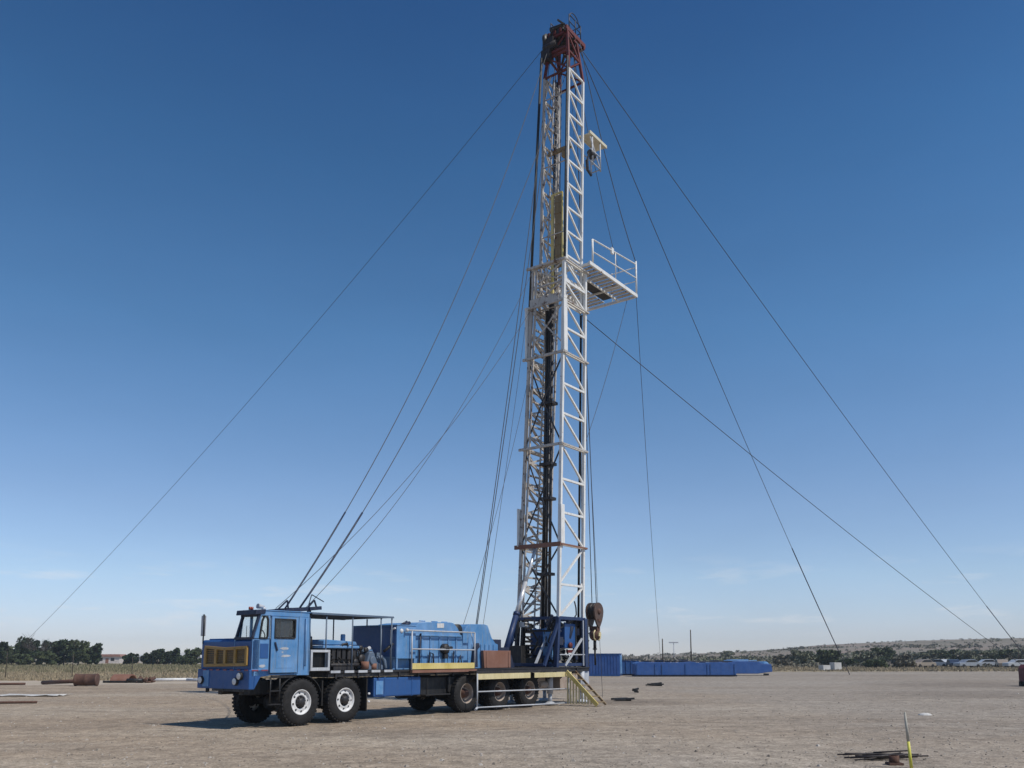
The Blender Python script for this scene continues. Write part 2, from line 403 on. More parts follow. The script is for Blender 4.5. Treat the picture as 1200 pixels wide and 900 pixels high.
# seat and far window inside so the glass shows an interior
m = MB(); m.box((-.55, .2, 1.42), (-.05, .6, 1.9)); m.prism([(-.12, 1.9), (-.02, 2.6), (.1, 2.6), (.05, 1.9)], .2, .6)
m.build('driver_seat', M['interior'], cab, bevel=.04)
m = MB(); m.tube((-1.35, .38, 2.0), (-1.15, .38, 2.42), .025)
m.path([(-1.15 - .07*math.cos(a)*.5 , .38 + .2*math.sin(a), 2.42 + .17*math.cos(a)) for a in [2*PI*i/16 for i in range(17)]], .018)
m.build('steering_wheel', M['black'], cab)
# door
m = MB()
m.box((-1.09, -.028, 1.44), (-.21, .02, 2.33)); m.box((-1.09, -.028, 2.33), (-1.0, .02, 2.92)); m.box((-.30, -.028, 2.33), (-.21, .02, 2.92)); m.box((-1.0, -.028, 2.87), (-.30, .02, 2.92))
m.box((-.92, -.034, 1.56), (-.38, -.0285, 2.2))
door = m.build('door', M['blue'], T, bevel=.012)
dw = window_frame([(-.985, 2.36), (-.985, 2.85), (-.315, 2.85), (-.315, 2.36)], -.026, .035).build('window_frame', M['black'], door)
MB().box((-1.0, .0, 2.335), (-.30, .008, 2.868)).build('window', M['glass'], door)
m = MB(); m.bar((-.98, -.05, 2.24), (-.90, -.05, 2.02), .035); m.build('handle', M['navy'], door)
def blob(cx, cz, w, h, y, seed):
    r2 = random.Random(seed); pts = []
    for i in range(14):
        a = 2*PI*i/14; k = .75 + .4*r2.random(); pts.append((cx + w*k*math.cos(a), cz + h*k*math.sin(a)))
    return MB().prism(pts, y, y + .003)
MB_ = blob(-.66, 2.08, .16, .035, -.038, 3); b2 = blob(-.60, 1.88, .16, .03, -.038, 5); MB_.add(b2.v, b2.f)
b2 = blob(-.72, 1.98, .03, .02, -.038, 8); MB_.add(b2.v, b2.f)
MB_.build('faded_marking', M['pale'], door)
m = MB()
for x in (-1.13, -.175): m.box((x, -.006, 1.40), (x + .012, -.001, 2.95))
m.box((-1.64, -.006, 2.318), (-1.12, -.001, 2.33)); m.box((.20, -.006, 1.4), (.212, -.001, 3.0))
build_each(m, 'panel_seam', M['navy'], cab)
m = MB()
for y in (.25, .5): m.tube((-1.672, y, 2.36), (-1.585, y + .12, 2.66), .008, 5)
build_each(m, 'wiper', M['black'], cab)
# cab recess panel, step light and roof things
m = MB(); m.box((-1.42, -.012, 1.82), (-1.16, -.001, 2.2)); m.build('access_panel', M['blue_dark'], cab, bevel=.004)
b2 = blob(-1.33, 1.62, .10, .045, -.006, 12); b2.build('scraped_patch', M['pale'], cab)
m = MB()
for x in (-1.45, -1.38): m.tube((x, .45, 3.09), (x, .45, 3.17), .035, 10)
build_each(m, 'roof_light', M['amber'], cab)
m = MB(); m.tube((-1.12, .3, 3.08), (-1.12, .3, 3.17), .06, 10); m.tube((-1.12, .3, 3.17), (-1.32, .3, 3.19), .045, 10, .07)
m.build('air_horn', M['pale'], cab)
m = MB(); m.tube((.05, -.05, 1.6), (.05, -.05, 2.9), .018); m.bar((.05, -.05, 1.62), (.05, 0, 1.62), .03); m.bar((.05, -.05, 2.88), (.05, 0, 2.88), .03)
m.build('grab_rail', M['blue'], cab)
# fender & steps below cab
m = MB()
arc = [(-.02 + .78*math.cos(a), .62 + .74*math.sin(a)) for a in [R(20 + 8*i) for i in range(18)]]
arc2 = [(p[0]*1.0 + .0, p[1] + .03) for p in arc]
m.prism(arc + arc2[::-1], .02, .5)
m.build('fender', M['black'], T)
m = MB(); m.box((-1.0, .0, 1.30), (-.3, .06, 1.36)); m.tube((-1.02, .03, .62), (-1.02, .03, 1.34), .02); m.tube((-.72, .03, .62), (-.72, .03, 1.34), .02)
m.box((-1.05, .0, .60), (-.69, .12, .63)); m.box((-1.05, .0, .95), (-.69, .12, .98)); m.build('cab_step', M['black'], T)
# mirror on far front corner
m = MB(); m.tube((-1.66, 2.16, 2.2), (-1.66, 2.16, 3.0), .02); m.tube((-1.66, 2.16, 2.38), (-1.60, 2.24, 2.38), .015); m.tube((-1.66, 2.16, 3.0), (-1.60, 2.3, 3.0), .015)
mir = m.build('mirror', M['black'], T)
MB().box((-1.63, 2.14, 2.42), (-1.60, 2.34, 2.98)).build('mirror_glass', M['pale'], mir, bevel=.01)
# headrest frame over the cab that carries the laid-down mast and anchors the front guys
m = MB()
for y in (.3, 1.6):
    m.bar((.42, y, 1.45), (.42, y, 3.2), .09); m.bar((-.4, y, 3.1), (.85, y, 3.24), .08, .1)
m.bar((.42, .2, 3.2), (.42, 1.75, 3.2), .09); m.bar((-.4, .3, 3.12), (-.4, 1.6, 3.12), .07)
m.bar((.35, 1.6, 3.2), (.7, 1.6, 3.5), .04); m.bar((.7, 1.6, 3.5), (.75, 1.6, 3.22), .04)
m.bar((.35, .3, 3.2), (.6, .3, 3.45), .04); m.bar((.6, .3, 3.45), (.7, .3, 3.22), .04); m.tube((.5, .3, 3.6), (.95, .3, 3.42), .015); m.tube((.4, .3, 3.3), (.5, .3, 3.6), .015)
m.build('mast_headrest', M['navy'], T, bevel=.006)
# canopy over the engine
m = MB(); m.box((.27, -.02, 3.06), (3.50, 2.2, 3.085))
m.box((.27, -.03, 3.03), (3.50, .02, 3.058)); m.box((.27, 2.16, 3.03), (3.50, 2.21, 3.058))
for i in range(6): m.box((.5 + i*.56, .022, 3.03), (.54 + i*.56, 2.158, 3.058))
can = m.build('engine_canopy', M['slate'], T)
for x, y, z0 in ((.84, .03, 1.45), (1.84, .03, 1.45), (3.0, .03, 1.45), (3.45, 1.1, 2.8), (.84, 2.14, 1.45), (1.84, 2.14, 1.45), (3.46, .03, 1.45), (3.0, 2.14, 1.45)):
    MB().tube((x, y, z0), (x, y, 3.03), .021, 8).build('canopy_post', M['slate'], can)
# radiator / oil cooler box behind cab
m = MB()
for a, b in (((.27, -.02, 1.47), (.97, .05, 1.56)), ((.27, -.02, 1.98), (.97, .05, 2.05)), ((.27, -.02, 1.56), (.34, .05, 1.98)), ((.90, -.02, 1.56), (.97, .05, 1.98))): m.box(a, b)
m.box((.27, .05, 1.46), (.33, .75, 2.05)); m.box((.91, .05, 1.46), (.97, .75, 2.05)); m.box((.33, .05, 2.0), (.91, .75, 2.05))
rad = m.build('oil_cooler', M['pale'], T, bevel=.008)
m = MB(); m.box((.335, .12, 1.56), (.905, .6, 1.98))
for i in range(7): m.box((.34, .08, 1.59 + i*.055), (.90, .118, 1.61 + i*.055))
m.build('cooler_core', M['black'], rad)
# engine
eng = empty('engine', (0, 0, 0), 0, T)
m = MB(); m.prism([(1.0, 1.5), (1.0, 2.05), (1.12, 2.16), (2.25, 2.16), (2.35, 2.0), (2.35, 1.5)], .35, 1.25)
for i in range(6): m.box((1.08 + i*.2, .26, 1.78), (1.22 + i*.2, .34, 2.08))
for i in range(6): m.tube((1.15 + i*.2, .3, 1.72), (1.15 + i*.2, .22, 1.62), .035)
m.tube((1.2, .24, 1.62), (2.3, .24, 1.62), .06); m.box((1.3, .2, 1.46), (2.1, .36, 1.58))
m.build('engine_block', M['steel'], eng, bevel=.012)
m = MB(); m.prism([(.95, 2.2), (.95, 2.31), (1.0, 2.35), (2.2, 2.30), (2.25, 2.2)], .25, 1.3); m.box((.9, .2, 2.10), (2.3, 1.3, 2.18)); m.tube((1.95, .55, 2.3), (1.95, .55, 2.52), .07, 12)
m.build('engine_cover', M['blue'], eng, bevel=.02)
m = MB()
rr = random.Random(4)
for i in range(12):
    x = 1.0 + rr.random()*1.4; p = [(x, .25 + .1*rr.random(), 1.55 + .1*rr.random())]
    for k in range(4): p.append((p[-1][0] + rr.uniform(-.18, .22), .2 + .18*rr.random(), p[-1][2] + rr.uniform(.02, .17)))
    m.path(p, .018 + .018*rr.random(), 6)
build_each(m, 'hose', M['rubber'], eng)
m = MB()
for (x, z, r) in ((2.45, 1.8, .13), (2.62, 2.06, .08), (2.4, 2.12, .07), (1.05, 1.9, .12), (2.2, 1.7, .1)): m.lathe([(0, -.05), (r, -.05), (r, -.02), (r*.8, 0), (r, .02), (r, .05), (0, .05)], (x, .28, z), 'y', 20)
build_each(m, 'pulley', M['steel'], eng); MB().tube((2.3, .5, 1.7), (2.75, .5, 1.7), .18, 14).build('flywheel_housing', M['steel'], eng)
m = MB(); m.prism([(2.5, 1.46), (2.5, 1.66), (2.62, 2.0), (2.78, 2.02), (2.95, 1.7), (3.2, 1.6), (3.2, 1.46)], .1, .9); m.path([(2.95, .15, 1.8), (3.15, .15, 1.86), (3.28, .15, 1.75), (3.34, .15, 1.5)], .06, 10)
m.tube((2.74, .05, 1.75), (2.74, .12, 1.75), .13, 14); m.build('transmission', M['slate'], eng, bevel=.03)
rr = random.Random(8)
for i in range(34):
    x, y, z = rr.uniform(1.0, 3.35), rr.uniform(.16, 1.3), rr.uniform(1.5, 2.12); a = rr.uniform(.05, .15); q = MB()
    if i % 3 == 0: q.box((x, y, z), (x + a*1.8, y + a, z + a*1.5))
    elif i % 3 == 1: q.tube((x, y, z), (x + rr.uniform(-.05, .35), y + rr.uniform(-.1, .1), z + rr.uniform(-.1, .25)), a*.6, 10)
    else: q.path([(x, y, z), (x + .1, y - .04, z + .16), (x + .25, y - .05, z + .18), (x + .34, y, z - .02)], a*.35, 8)
    q.build('engine_fitting', M[rr.choice(['slate', 'steel', 'blue', 'pale', 'black', 'slate'])], eng)
m = MB(); m.tube((2.45, .12, 1.5), (2.45, .12, 1.72), .12, 12); m.tube((2.8, .12, 1.48), (2.8, .12, 1.66), .10, 12); build_each(m, 'filter_can', M['rustbrown'], eng)
m = MB(); m.path([(.62, .55, 2.05), (.62, .55, 2.45), (.55, .5, 2.72), (.42, .45, 2.93), (.36, .42, 3.0)], .085, 12); m.tube((.66, .55, 2.1), (.62, .55, 2.42), .12, 12)
m.path([(.62, .9, 2.1), (.75, .9, 2.6), (.6, .9, 2.85)], .06, 10); build_each(m, 'exhaust_pipe', M['black'], eng)
# tank / engine house
m = MB(); m.box((3.69, .03, 1.80), (4.55, 2.0, 2.82)); m.box((3.69, .03, 1.47), (3.76, .10, 1.80)); m.box((3.69, 1.93, 1.47), (3.76, 2.0, 1.80)); m.box((3.76, .25, 1.46), (4.5, 1.8, 1.80))
m.box((3.67, .01, 2.82), (4.57, 2.02, 2.85))
hb = m.build('equipment_cabinet', M['blue'], T, bevel=.012)
MB().box((3.676, .06, 1.86), (3.687, 1.97, 2.80)).build('front_shade_panel', M['blue_dark'], hb)  # dark sheet; shade of the cabinet's front face put into its colour
m = MB(); m.tube((3.64, .22, 1.46), (3.64, .22, 2.68), .028); m.tube((3.64, .22, 2.68), (3.64, .05, 2.74), .03); m.tube((3.60, .62, 1.46), (3.60, .62, 2.72), .02)
build_each(m, 'vent_pipe', M['pale'], hb)
MB().lathe([(0, -.02), (.06, -.02), (.07, 0)], (3.9, .028, 2.66), 'y', 14).build('work_light', M['lamp'], hb)
# main drum guard
m = MB()
pr = [(4.58, 1.46), (4.58, 2.78), (4.75, 2.92), (5.1, 2.97), (6.35, 3.0), (6.5, 2.98), (6.72, 2.82), (6.95, 2.5), (7.05, 1.9), (7.0, 1.46)]
m.prism(pr, .12, 1.9)
for x in (4.9, 5.3, 5.75, 6.2, 6.6): m.box((x, .09, 1.5), (x + .05, .118, 2.55))
m.box((4.6, .085, 2.52), (6.9, .118, 2.58)); m.box((4.6, .08, 1.48), (7.0, .118, 1.56))
for x in (5.0, 5.6, 6.1): m.box((x, .3, 2.99), (x+.3, .33, 3.03))
drum = m.build('drawworks_housing', M['blue'], T, bevel=.03)
MB().prism([(5.66, 2.80), (5.66, 2.95), (6.0, 2.96), (6.0, 2.81)], .11, .117).build('white_plate', M['rimw'], drum)
m = MB(); m.lathe([(0, -.14), (.1, -.14), (.17, -.08), (.17, .05), (0, .05)], (5.98, .06, 2.12), 'y', 20); m.tube((5.75, .02, 2.12), (6.3, .02, 2.16), .05); m.box((5.9, -.02, 1.8), (6.08, .08, 1.95)); m.build('brake_band', M['steel'], drum)
m = MB(); m.lathe([(0, -.5), (.2, -.5), (.2, .5), (0, .5)], (6.86, .7, 2.76), 'y', 20); m.build('drum_flange', M['black'], drum)
m = MB(); m.path([(4.75, .06, 1.5), (4.78, .06, 2.1), (4.8, .05, 2.6)], .03); m.path([(5.2, .06, 1.6), (5.24, .04, 2.0), (5.4, .04, 1.95), (5.42, .04, 1.6)], .03); m.path([(6.4, .05, 1.5), (6.45, .05, 2.05)], .03); m.path([(6.62, .06, 1.5), (6.8, .06, 1.9), (6.9, .06, 1.5)], .025)
m.tube((4.5, .5, 2.86), (4.75, .5, 2.94), .06, 10); m.tube((4.62, .8, 2.86), (4.85, .7, 3.0), .035, 8)
build_each(m, 'control_hose', M['navy'], drum)
# sandline drum guard
m = MB(); m.prism([(7.12, 1.46), (7.12, 2.66), (7.3, 2.88), (7.5, 2.98), (8.35, 3.0), (8.5, 2.96), (8.72, 2.55), (8.95, 2.34), (9.1, 2.3), (9.1, 1.46)], .22, 1.9)
for i in range(6): m.box((7.6 + i*.24, .19, 1.9), (7.66 + i*.24, .218, 2.3))
d2 = m.build('sandline_housing', M['blue'], T, bevel=.03)
m = MB(); m.prism([(7.52, 1.5), (7.62, 2.2), (7.85, 2.34), (7.92, 2.2), (7.78, 2.1), (7.8, 1.5)], .10, .217); m.build('chain_guard', M['navy'], d2, bevel=.01)
MB().prism([(9.1, 1.46), (9.1, 2.3), (8.9, 2.3), (8.9, 2.48), (9.4, 2.48), (9.4, 2.2), (9.9, 2.2), (9.9, 1.46)], .3, 1.7).build('gear_case', M['navy'], d2, bevel=.01)
m = MB(); m.prism([(8.12, 1.47), (8.05, 2.08), (9.66, 2.08), (9.66, 1.47)], .06, .185); m.box((8.2, .04, 1.5), (8.26, .058, 2.05)); m.box((9.5, .04, 1.5), (9.56, .058, 2.05))
m.build('rusty_guard_plate', M['rustbrown'], T, bevel=.01)
# upper yellow guard railing with kick plate
m = MB()
for x in (4.28, 7.42): m.tube((x, -.06, 1.46), (x, -.06, 2.68), .024)
m.tube((4.05, -.06, 2.68), (7.42, -.06, 2.68), .026); m.tube((4.28, -.06, 2.10), (7.42, -.06, 2.09), .024)
m.tube((7.42, -.06, 2.08), (7.42, .1, 2.68), .015)
rail = m.build('guard_railing', M['pale'], T)
MB().box((4.28, -.07, 1.47), (7.42, -.045, 1.66)).build('kick_plate', M['yellow'], rail, bevel=.004)
MB().box((4.28, -.10, 1.36), (7.5, .0, 1.445)).build('walkway_edge', M['rustbrown'], rail)
MB().lathe([(0, -.05), (.05, -.05), (.06, 0)], (4.06, -.06, 2.68), 'x', 12).build('rail_lamp', M['lamp'], rail)
# fold-out working platform, near side of the rear bogie
m = MB(); m.box((7.05, -.40, 1.33), (12.95, .0, 1.385)); m.box((7.05, -.44, 1.30), (12.95, -.40, 1.40))
for i in range(8): m.bar((7.2 + i*.8, -.02, 1.02), (7.2 + i*.8, -.38, 1.31), .04)
plat = m.build('folding_platform', M['steel'], T)
m = MB(); m.box((7.06, -.468, 1.10), (10.16, -.443, 1.29)); m.build('kick_panel', M['paleyellow'], plat, bevel=.004)
m = MB(); m.box((10.42, -.468, 1.10), (12.95, -.443, 1.28)); m.build('kick_panel', M['paleyellow'], plat, bevel=.004)
m = MB()
for x in (7.06, 12.72): m.tube((x, -.47, .16), (x, -.47, 1.30), .027)
m.tube((7.06, -.47, .70), (12.72, -.47, .64), .024); m.tube((7.06, -.47, .18), (12.72, -.47, .10), .026)
m.tube((7.06, -.47, .18), (6.9, -.52, .12), .04)
m.build('folded_railing', M['pale'], plat)
# under-deck
m = MB(); m.box((2.78, .06, .66), (4.85, .6, 1.24)); m.box((3.2, .04, .64), (3.28, .62, 1.26)); m.box((4.4, .04, .64), (4.48, .62, 1.26))
ft = m.build('fuel_tank', M['blue_dark'], T, bevel=.04)
MB().box((2.85, .035, .74), (3.15, .058, 1.14)).build('tank_patch', M['blue'], ft)
m = MB(); m.box((4.95, .3, .6), (6.5, .9, 1.2)); m.box((5.1, .05, .62), (6.3, .3, .66)); m.tube((5.15, .07, .66), (5.15, .07, 1.24), .018); m.tube((6.25, .07, .66), (6.25, .07, 1.24), .018); m.box((6.35, .2, .7), (6.9, .6, 1.2))
m.tube((5.0, 1.2, .7), (6.6, 1.2, .7), .2, 14)
build_each(m, 'under_deck_box', M['black'], T, bevel=.015)
m = MB(); m.box((2.42, .0, .28), (2.46, .55, 1.22)); m.box((2.42, 1.65, .28), (2.46, 2.2, 1.22)); m.box((-.1 + .9, .1, .5), (.85, .5, 1.2)); build_each(m, 'mud_flap', M['rubber'], T)
m = MB()
for z in (.78, .55): m.lathe([(0, -.02), (.035, -.02), (.035, .02)], (2.52, -.01, z), 'y', 12)
build_each(m, 'reflector', M['lamp'], T)
# axles
for x in (0, 1.6, 7.08, 8.93, 10.77):
    m = MB(); m.tube((x, .3, .62), (x, 1.9, .62), .1, 12); m.lathe([(0, -.3), (.2, -.25), (.26, 0), (.2, .25), (0, .3)], (x, 1.1, .62), 'x', 16); m.build('axle', M['black'], T)
    for y in (.63, 1.53):
        MB().path([(x - .6, y, .95), (x - .3, y, .82), (x, y, .76), (x + .3, y, .82), (x + .6, y, .95)], .05, 6).build('leaf_spring', M['black'], T)
# wheels
def make_wheel(rim_mat, dish):
    e = empty('wheel', (0, 0, 0), 0, T)
    q = MB()
    prof = [(.33, .0), (.35, -.012), (.42, -.02), (.50, -.02), (.575, .0), (.605, .03), (.62, .06), (.62, .30), (.605, .33), (.575, .36), (.45, .38), (.33, .36)]
    q.lathe(prof, n=48)
    for i in range(36):
        a = 2*PI*i/36; ca, sa = math.cos(a), math.sin(a); c2, s2 = math.cos(a + .075), math.sin(a + .075)
        for (y0, y1, da) in ((.02, .16, 0), (.20, .34, .08)):
            ca, sa = math.cos(a + da), math.sin(a + da); c2, s2 = math.cos(a + da + .095), math.sin(a + da + .095)
            r0, r1 = .60, .638
            q.add([(r0*ca, y0, r0*sa), (r1*ca, y0, r1*sa), (r1*c2, y0, r1*s2), (r0*c2, y0, r0*s2), (r0*ca, y1, r0*sa), (r1*ca, y1, r1*sa), (r1*c2, y1, r1*s2), (r0*c2, y1, r0*s2)],
                  [(0,1,2,3),(7,6,5,4),(1,5,6,2),(0,4,5,1),(3,2,6,7)])
    t = q.build('tyre', M['rubber'], e)
    q = MB()
    if dish:   # dual-wheel dish set deep
        q.lathe([(.345, .0), (.33, -.008), (.315, .0), (.30, .05), (.285, .17), (.22, .20), (.16, .19), (.15, .16), (0, .15)], n=40)
    else:
        q.lathe([(.345, .0), (.335, -.012), (.315, -.005), (.30, .03), (.27, .055), (.215, .02), (.185, .02), (.17, .05)], n=40)
    rm = q.build('rim', rim_mat, e)
    q = MB()
    if dish:
        q.lathe([(.17, .17), (.13, .03), (.11, .0), (.09, -.02), (0, -.02)], n=24)
    else:
        q.lathe([(.18, .045), (.12, .04), (.11, -.03), (.09, -.05), (0, -.05)], n=24)
    for i in range(10):
        a = 2*PI*i/10; r = .145; y = .17 if dish else .045
        q.tube((r*math.cos(a), y, r*math.sin(a)), (r*math.cos(a), y - .05, r*math.sin(a)), .018, 6)
    q.build('hub', M['rust'] if dish else M['steel'], e)
    q = MB()
    for i in range(8):
        a = 2*PI*(i + .5)/8; r = .243
        y = .178 if dish else .026
        q.tube((r*math.cos(a), y + .03, r*math.sin(a)), (r*math.cos(a), y, r*math.sin(a)), .026, 8)
    q.build('hand_holes', M['black'], e)
    return e
wf = make_wheel(M['rimw'], False); wr = make_wheel(M['rimd'], True)
first = {0: True, 1: True}
for x in (0, 1.6, 7.08, 8.93, 10.77):
    for far in (0, 1):
        src = wf if x < 3 else wr; k = 0 if x < 3 else 1
        if first[k]: w = src; first[k] = False
        else: w = copy_tree(src, T)
        w.location = (x, 2.2 if far else .0, .638); w.rotation_euler = (0, rnd.random()*PI, PI if far else 0)
        w.rotation_mode = 'ZYX' if False else 'XYZ'
# leveling jacks and rear
for x, y in ((12.35, .15), (12.35, 2.0), (14.7, .15), (14.7, 2.0)):
    m = MB(); m.tube((x, y, .45), (x, y, 1.27), .12, 16); m.tube((x, y, .1), (x, y, .45), .075, 14); m.lathe([(0, .0), (.26, .0), (.26, .05), (.1, .12), (0, .12)], (x, y, .03), 'z', 18)
    m.build('levelling_jack', M['pale'], T)
m = MB(); m.box((11.6, .2, .62), (12.1, .8, 1.1)); m.box((13.0, .1, .55), (14.3, .6, 1.2)); m.tube((11.7, .25, .8), (12.2, .25, .8), .14, 12); build_each(m, 'rear_equipment_box', M['rimd'], T, bevel=.02)
m = MB(); m.box((14.55, .1, .7), (15.2, .7, 1.26)); m.build('rear_box', M['pale'], T, bevel=.02)
# mast base frame (sub-structure) with machinery
bf = empty('mast_base_frame', (0, 0, 0), 0, T)
m = MB()
for y in (.12, 2.08):
    m.bar((12.75, y, 1.45), (12.93, y, 3.42), .15); m.bar((14.9, y, 1.45), (14.85, y, 3.42), .22)
    m.bar((12.75, y, 1.55), (14.9, y, 1.55), .12); m.bar((12.9, y, 3.4), (14.9, y, 3.4), .13)
    m.bar((11.9, y, 1.5), (12.9, y, 3.2), .11)
for x, z in ((12.75, 1.55), (12.92, 3.4), (14.88, 3.4), (14.9, 1.55)): m.bar((x, .12, z), (x, 2.08, z), .12)
m.bar((11.9, .12, 1.55), (11.9, 2.08, 1.55), .12)
for z in (1.9, 2.25, 2.6, 2.95): m.bar((12.75, 2.0, z), (12.0 + (z-1.5)*.5, 2.0, z - .1), .06)
m.build('base_posts', M['navy2'], bf, bevel=.008)
m = MB(); m.bar((12.0, .6, 1.55), (13.0, .75, 2.6), .08); m.bar((13.3, .06, 1.5), (14.6, .06, 2.6), .07); m.bar((12.9, .05, 1.95), (14.8, .05, 1.95), .04); m.bar((14.62, .02, 1.5), (14.62, .02, 3.35), .05); build_each(m, 'base_brace', M['pale'], bf)
m = MB(); m.box((14.9, .1, 1.46), (15.2, .5, 3.42)); m.tube((15.3, .3, 1.46), (15.3, .3, 3.3), .09, 12)
for z in [1.6 + i*.3 for i in range(6)]: m.box((14.88, .08, z), (15.22, .52, z + .05))
m.build('control_column', M['steel'], bf, bevel=.01)
m = MB(); m.box((12.95, .5, 1.9), (13.35, .9, 2.85)); m.box((12.97, .45, 2.3), (13.25, .5, 2.7)); m.tube((13.1, .6, 1.46), (13.1, .6, 1.9), .1, 12); m.tube((13.3, .55, 1.46), (13.45, .5, 2.0), .06, 10)
m.build('hydraulic_reservoir', M['blue'], bf, bevel=.03)
m = MB()
rr = random.Random(11)
for i in range(44):
    x, y, z = rr.uniform(12.8, 14.75), rr.uniform(.18, 1.9), rr.uniform(1.5, 3.25)
    a = rr.uniform(.06, .2)
    if rr.random() < .5: m.box((x, y, z), (x + a*1.6, y + a*1.6, z + a*2))
    else: m.tube((x, y, z), (x + rr.uniform(-.3, .3), y + rr.uniform(-.3, .3), z + rr.uniform(.1, .6)), a*.5, 10)
build_each(m, 'valve_block', M['navy'], bf, bevel=.008)
m = MB()
for i in range(26):
    x, y, z = rr.uniform(12.6, 14.7), rr.uniform(.1, .9), rr.uniform(1.6, 3.2); p = [(x, y, z)]
    for k in range(4): p.append((p[-1][0] + rr.uniform(-.2, .2), p[-1][1] + rr.uniform(-.1, .1), p[-1][2] + rr.uniform(-.25, .3)))
    m.path(p, rr.uniform(.015, .035), 6)
build_each(m, 'hydraulic_hose', M['black'], bf)
m = MB(); m.box((13.6, .25, 2.2), (14.5, .9, 3.2)); m.box((13.5, 1.1, 1.7), (14.6, 1.9, 3.0)); build_each(m, 'motor_housing', M['blue_dark'], bf, bevel=.03)
m = MB(); m.box((13.75, .2, 2.02), (14.1, .3, 2.14)); m.lathe([(0, -.03), (.12, -.03), (.12, .03), (0, .03)], (13.9, .18, 2.32), 'y', 14); m.build('red_valve', M['red'], bf)
# raising cylinders
cy = empty('raising_cylinder', (0, 0, 0), 0, T)
MB().tube((10.86, 1.3, 1.76), (11.73, 1.3, 3.55), .115, 16).lathe([(0, -.12), (.16, -.12), (.16, .12), (0, .12)], (10.86, 1.3, 1.76), 'y', 16).tube((11.70, 1.3, 3.48), (11.75, 1.3, 3.59), .135, 16).build('cylinder_barrel', M['navy2'], cy)
MB().tube((11.75, 1.3, 3.59), (12.35, 1.3, 4.82), .09, 14).tube((12.35, 1.3, 4.82), (13.08, 1.3, 6.33), .065, 12).build('cylinder_rod', M['rod'], cy)
MB().prism([(10.5, 1.452), (10.75, 1.95), (10.97, 1.95), (11.2, 1.452)], 1.0, 1.1).prism([(10.5, 1.452), (10.75, 1.95), (10.97, 1.95), (11.2, 1.452)], 1.5, 1.6).build('cylinder_bracket', M['navy'], cy)

# ================================================================== MAST
MO = Vector((13.8, 1.1, 1.46))
mast = empty('derrick_mast', W(*MO), RZ)
tag(mast, 'tall white lattice derrick mast with red crown, raised above the rear of the blue truck', 'derrick')
K = .043
def xa(z): return 12.94 + K*(z - 3.4)
def xb(z): return 14.76 + K*(z - 3.4) * .85
def yn(z): return .12
def yf(z): return 2.08 - .022*(z - 3.4)
def MBm(mb, name, mat, parent=mast, bevel=0): return mb.build(name, mat, parent, MO, bevel)
zs = [3.4, 4.75, 6.37, 7.7, 9.1, 10.56, 11.9, 13.2, 14.56, 15.7, 16.89, 17.8, 18.75]
def xau(z): return xa(z) + .40
def xbu(z): return xb(z) - .04
def ynu(z): return .30
def yfu(z): return 1.62
def truss(fa, fb, fy, zl, mleg, mlace, tag_, legw, lw, flip=None, gus=True):
    q = empty('side_truss', (0, 0, 0), 0, mast)
    z0, z1 = zl[0], zl[-1]
    inn = .16 if fy(5) < 1 else -.16
    for f in (fa, fb):
        MBm(MB().bar((f(z0), fy(z0), z0), (f(z1), fy(z1), z1), legw), 'leg', mleg, q)
    l = MB()
    for i, z in enumerate(zl):
        l.bar((fa(z) + legw/2, fy(z), z), (fb(z) - legw/2, fy(z), z), lw*1.15)
        if gus and i and rnd.random() < .9:
            l.box((fa(z) + legw*.4, fy(z) - .02, z - .14), (fa(z) + legw*.4 + .16, fy(z) + .02, z + .05))
            l.box((fb(z) - legw*.4 - .13, fy(z) - .02, z - .02), (fb(z) - legw*.4, fy(z) + .02, z + .13))
        if i < len(zl) - 1:
            zn = zl[i+1]
            if flip and z < flip: l.bar((fa(z) + .05, fy(z), z + .06), (fb(zn) - .05, fy(zn), zn - .06), lw)
            else: l.bar((fb(z) - .05, fy(z), z + .06), (fa(zn) + .05, fy(zn), zn - .06), lw)
    MBm(l, 'lacing', mlace, q)
    return q
truss(xa, xb, yn, zs, M['white'], M['white'], 'n', .125, .075, 6.0)
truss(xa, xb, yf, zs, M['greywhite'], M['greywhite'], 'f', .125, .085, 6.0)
zu = [16.9 + 1.19*i for i in range(10)]; zu[-1] = 28.3; zu = [16.9 + (28.3 - 16.9)*i/10 for i in range(11)]
truss(xau, xbu, ynu, zu, M['white'], M['white'], 'n', .10, .065, None, False)
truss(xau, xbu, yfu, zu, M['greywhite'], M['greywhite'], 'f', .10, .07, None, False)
# a second, denser lacing plane on the far lower truss (ladder side)
l = MB()
for i in range(28):
    z = 3.5 + i*.54
    x0, x1 = xa(z) + .1, xb(z) - .1
    if i % 2: x0, x1 = x1, x0
    l.bar((x0, yf(z) - .18, z), (x1, yf(z + .54) - .18, z + .54), .075)
    l.bar((xa(z) + .08, yf(z) - .18, z), (xb(z) - .08, yf(z) - .18, z), .07)
for f in (xa, xb): l.bar((f(3.4), yf(3.4) - .2, 3.4), (f(18.7), yf(18.7) - .2, 18.7), .075)
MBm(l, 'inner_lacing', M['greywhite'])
l = MB()
for x in (.62, 1.05): l.bar((xa(3.4) + x, yf(3.4) - .3, 2.0), (xa(28) + x, yf(28) - .3, 28.2), .05)
for i in range(80): z = 2.2 + i*.326; l.tube((xa(z) + .62, yf(z) - .3, z), (xa(z) + 1.05, yf(z) - .3, z), .018, 6)
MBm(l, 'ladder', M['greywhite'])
# white guide plates
for z0, z1 in ((6.4, 8.0), (14.6, 16.9)):
    MBm(MB().box((xa(z0) - .10, -.03, z0), (xa(z0) + .17, .04, z1)), 'guide_plate', M['white'], bevel=.01)
    MBm(MB().box((xa(z0) - .14, yf(z0) + .07, z0), (xa(z0) + .13, yf(z0) + .14, z1)), 'guide_plate', M['white'], bevel=.01)
